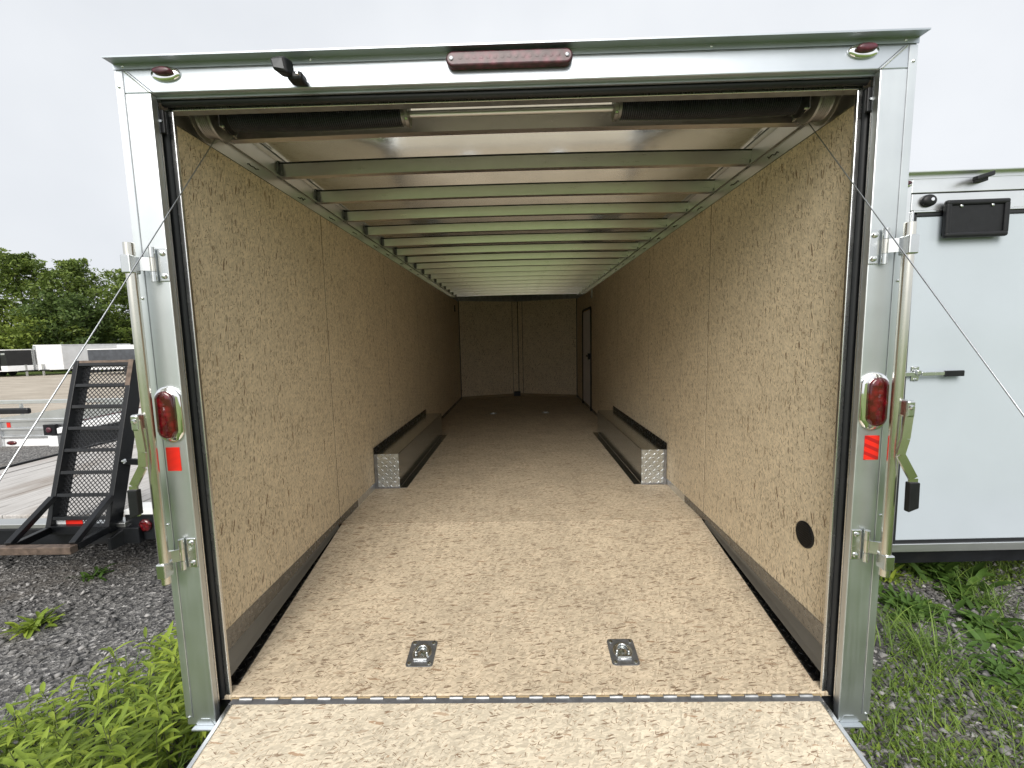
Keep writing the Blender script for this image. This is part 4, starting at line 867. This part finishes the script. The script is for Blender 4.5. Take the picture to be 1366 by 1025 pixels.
def weed_patch():
    """tall leafy weeds at the foot of the post: stems set with narrow leaves, grass among them"""
    rd_ = random.Random(4); lv = Leaves(); st = MB(); gr = Leaves()
    def inside(x, y):
        # a wedge: wide near the viewer, narrowing along the post
        return True
    n = 0
    spots = []
    while len(spots) < 230:
        y = rd_.uniform(-.35, 1.0); hwid = .85-.38*max(0, y)
        x = -1.36-rd_.random()**1.2*hwid*1.15
        if y > .45 and x < -1.98: continue
        spots.append((x, y))
    for (x, y) in spots:
        edge = min(1, (-1.36-x)/.8)
        h_ = rd_.uniform(.26, .50)*(1-.45*edge)*(1 if y < .5 else .8); z = hgt(x, y); lean = Vector((rd_.uniform(-.35, .15), rd_.uniform(-.25, .25), 1)).normalized()
        top = Vector((x, y, z))+lean*h_; st.tube([(x, y, z-.01), Vector((x, y, z)).lerp(top, .5)+Vector((0, .01, 0)), top], [.0032, .0026, .0014], 5, False)
        nl = int(h_*58)
        for k in range(nl):
            t = .22+.78*k/nl; p = Vector((x, y, z)).lerp(top, t); a = k*2.399+rd_.random()*.6; el = rd_.uniform(.15, .6)+.7*max(0, t-.75)*3
            lv.blade(p, (math.cos(a), math.sin(a), el), rd_.uniform(.06, .105)*(1.15-.5*abs(t-.6)), rd_.uniform(.006, .0105), rd_.uniform(.5, 1.1), 4, .3)
    for k in range(900):
        y = rd_.uniform(-.4, 1.2); x = -1.33-rd_.random()**1.3*(.85-.35*max(0, y)); a = rd_.random()*6.28
        gr.blade((x, y, hgt(x, y)), (.35*math.cos(a), .35*math.sin(a), 1), rd_.uniform(.12, .36), rd_.uniform(.0025, .005), rd_.uniform(.3, 1.6), 5, .2, 0, 'grass')
    e = tag(link('weeds', lv.mesh('weeds'), LEAFY, None, 0, True, False), 'lush bright green leafy weeds growing up beside the post over the gravel', 'weeds', kind='stuff')
    part('stems', st, STEM, e); link('grass_blades', gr.mesh('grass_blades'), LEAFG, e, 0, True, False)
weed_patch()
def rosette(name, x, y, nl, ln, w, m, label, seed, up=.6, shape='oval', grp='weeds rooted in the gravel', spread=.02, cat='weed', droop=1.0):
    rd_ = random.Random(seed); lv = Leaves()
    for k in range(nl):
        a = k*2.399+rd_.random()*.5; q = rd_.uniform(0, spread)
        px, py = x+q*math.cos(a*1.7), y+q*math.sin(a*1.7)
        lv.blade((px, py, hgt(px, py)-.004), (math.cos(a), math.sin(a), rd_.uniform(up*.4, up*1.8)), ln*rd_.uniform(.55, 1.15), w*rd_.uniform(.6, 1.1), rd_.uniform(.4, 1.4)*droop, 5, .25, rd_.uniform(-.3, .3), shape)
    o = link(name, lv.mesh(name), m, None, 0, True, False)
    return tag(o, label, cat, grp)
rosette('dandelion_tuft', -3.19, 1.07, 46, .15, .014, LEAFY, 'small bright green leafy tuft alone on the open gravel', 1, .8, 'oval', spread=.08)
rosette('dandelion_tuft', -3.40, 1.66, 34, .13, .010, LEAFD, 'small dull green tuft near the foot of the black ramp', 2, .6, 'oval', spread=.09)
rosette('dock_plant', 2.47, 1.12, 170, .12, .013, LEAFD, 'dark green round leafed clump beside the closed trailer corner', 3, .9, 'oval', spread=.17)
rosette('burdock_plant', 3.05, 1.50, 70, .20, .026, LEAFD, 'large leafed plant at the shaded edge under the closed trailer', 4, 1.0, 'oval', spread=.22)
rosette('burdock_plant', 2.62, 1.48, 40, .15, .011, LEAFY, 'lighter upright tuft in the shade under the closed trailer edge', 5, 1.0, 'oval', spread=.10)
rosette('plantain_plant', 2.78, .93, 95, .13, .019, LEAFD, 'broad leafed plantain clump on bare gravel at the picture edge', 6, .6, 'oval', spread=.20)
rosette('plantain_plant', 2.50, .60, 210, .09, .012, LEAFD, 'low dense leafy mat below the broad leafed plantain', 7, .6, 'oval', spread=.26)
rosette('grass_tuft', 2.20, .76, 150, .30, .0042, LEAFG, 'long bladed pale grass tuft arching over the gravel', 8, 1.6, 'grass', spread=.20, cat='grass tuft', droop=1.7)
rosette('grass_tuft', 3.05, 1.18, 110, .24, .004, LEAFG, 'grass tuft in front of the large leafed plant near the closed trailer', 9, 1.6, 'grass', spread=.24, cat='grass tuft', droop=1.5)
rosette('dock_plant', 2.95, 1.24, 80, .10, .012, LEAFD, 'small leafy clump between two grass tufts near the closed trailer', 10, .7, 'oval', spread=.16)
for k, (x, y, dx, dy) in enumerate([(-1.62, 1.20, 0, 0), (-1.75, 1.02, 0, 0), (-1.86, .78, 0, 0)]):
    z = hgt(x, y); e = part('buttercup', MB().tube([(x, y, z), (x-.02, y, z+.12), (x-.05, y-.01, z+.2)], .0015, 5), STEM, None)
    tag(e, ['yellow flower nearest the lock bar end', 'yellow flower just below the topmost one', 'yellow flower lowest on the gravel edge'][k], 'flower', 'small yellow flowers beside the post')
    part('petals', MB().lathe((x-.05, y-.01, z+.2), 2, [(0, .002), (.004, .010), (.010, .014), (.011, .004)], 8), PETAL, e)
def cover():
    rd_ = random.Random(9); lv = Leaves(); gr = Leaves()
    cl = [(rd_.uniform(1.40, 3.6), rd_.uniform(-.35, 1.75), rd_.uniform(.06, .2)) for k in range(46)]
    cl += [(1.68, .36, .16), (1.81, .22, .2), (2.03, .22, .2), (2.25, .36, .2), (2.18, .48, .2), (1.94, .46, .16), (1.55, .1, .2), (1.7, 0, .25), (1.95, 0, .25), (2.35, .15, .25), (1.60, .55, .1), (2.1, .62, .15)]
    cl += [(rd_.uniform(2.3, 4.6), rd_.uniform(1.45, 2.1), rd_.uniform(.1, .25)) for k in range(50)]
    for (x, y, r_) in cl:
        for k in range(int(90*r_/.12*1.3)):
            a = rd_.random()*6.28; q = r_*math.sqrt(rd_.random()); px, py = x+q*math.cos(a), y+q*math.sin(a); b = rd_.random()*6.28
            if px < 1.34: continue
            if rd_.random() < .62: lv.blade((px, py, hgt(px, py)), (math.cos(b), math.sin(b), rd_.uniform(.3, 1.6)), rd_.uniform(.014, .038), rd_.uniform(.003, .0075), rd_.uniform(.3, 1.2), 3, .25, 0, 'oval')
            else: gr.blade((px, py, hgt(px, py)), (.6*math.cos(b), .6*math.sin(b), 1), rd_.uniform(.04, .14), rd_.uniform(.0015, .003), rd_.uniform(.4, 1.6), 4, .2, 0, 'grass')
    # a little on the other side, near the picture edge
    for k in range(700):
        x = rd_.uniform(-2.75, -2.25); y = rd_.uniform(-.2, .35); b = rd_.random()*6.28
        if rd_.random() < .5: continue
        gr.blade((x, y, hgt(x, y)), (.6*math.cos(b), .6*math.sin(b), 1), rd_.uniform(.06, .22), rd_.uniform(.002, .004), rd_.uniform(.4, 1.4), 4, .2, 0, 'grass')
    e = tag(link('ground_cover', lv.mesh('ground_cover'), LEAFM, None, 0, True, False), 'patchy low clover and weeds creeping over the gravel between the trailers', 'ground cover', kind='stuff')
    link('grass_blades', gr.mesh('grass_blades'), LEAFG, e, 0, True, False)
cover()

def verge():
    """grass standing behind the photographer's line, on both sides of the ramp"""
    r = np.random.default_rng(21); N = 16000; x = r.uniform(-5, 5, N); y = -.45-r.random(N)**1.4*5.0
    k = (np.abs(x) > 1.25) | (y < -2.35); x, y = x[k], y[k]; N = len(x)
    z = np.array([gz(a, b) for a, b in zip(x, y)]); a = r.random(N)*6.283; ln = r.uniform(.08, .26, N); w = r.uniform(.004, .009, N); be = r.uniform(.1, .7, N)*ln
    ca, sa = np.cos(a), np.sin(a); V = np.zeros((N, 5, 3))
    for i, (t, ww) in enumerate(((0, 1), (0, -1), (.6, .8), (.6, -.8), (1, 0))):
        V[:, i, 0] = x+ca*be*t*t-sa*w*ww; V[:, i, 1] = y+sa*be*t*t+ca*w*ww; V[:, i, 2] = z+ln*t*(1-.25*t)
    o = 5*np.arange(N)[:, None]; F = np.concatenate([o+np.array([[0, 1, 3]]), o+np.array([[0, 3, 2]]), o+np.array([[2, 3, 4]])])
    tag(link('grass', npmesh('grass', V.reshape(-1, 3), F), LEAFG, None, 0, False, False), 'rough green grass on either side of the lowered ramp', 'grass', kind='stuff')
verge()
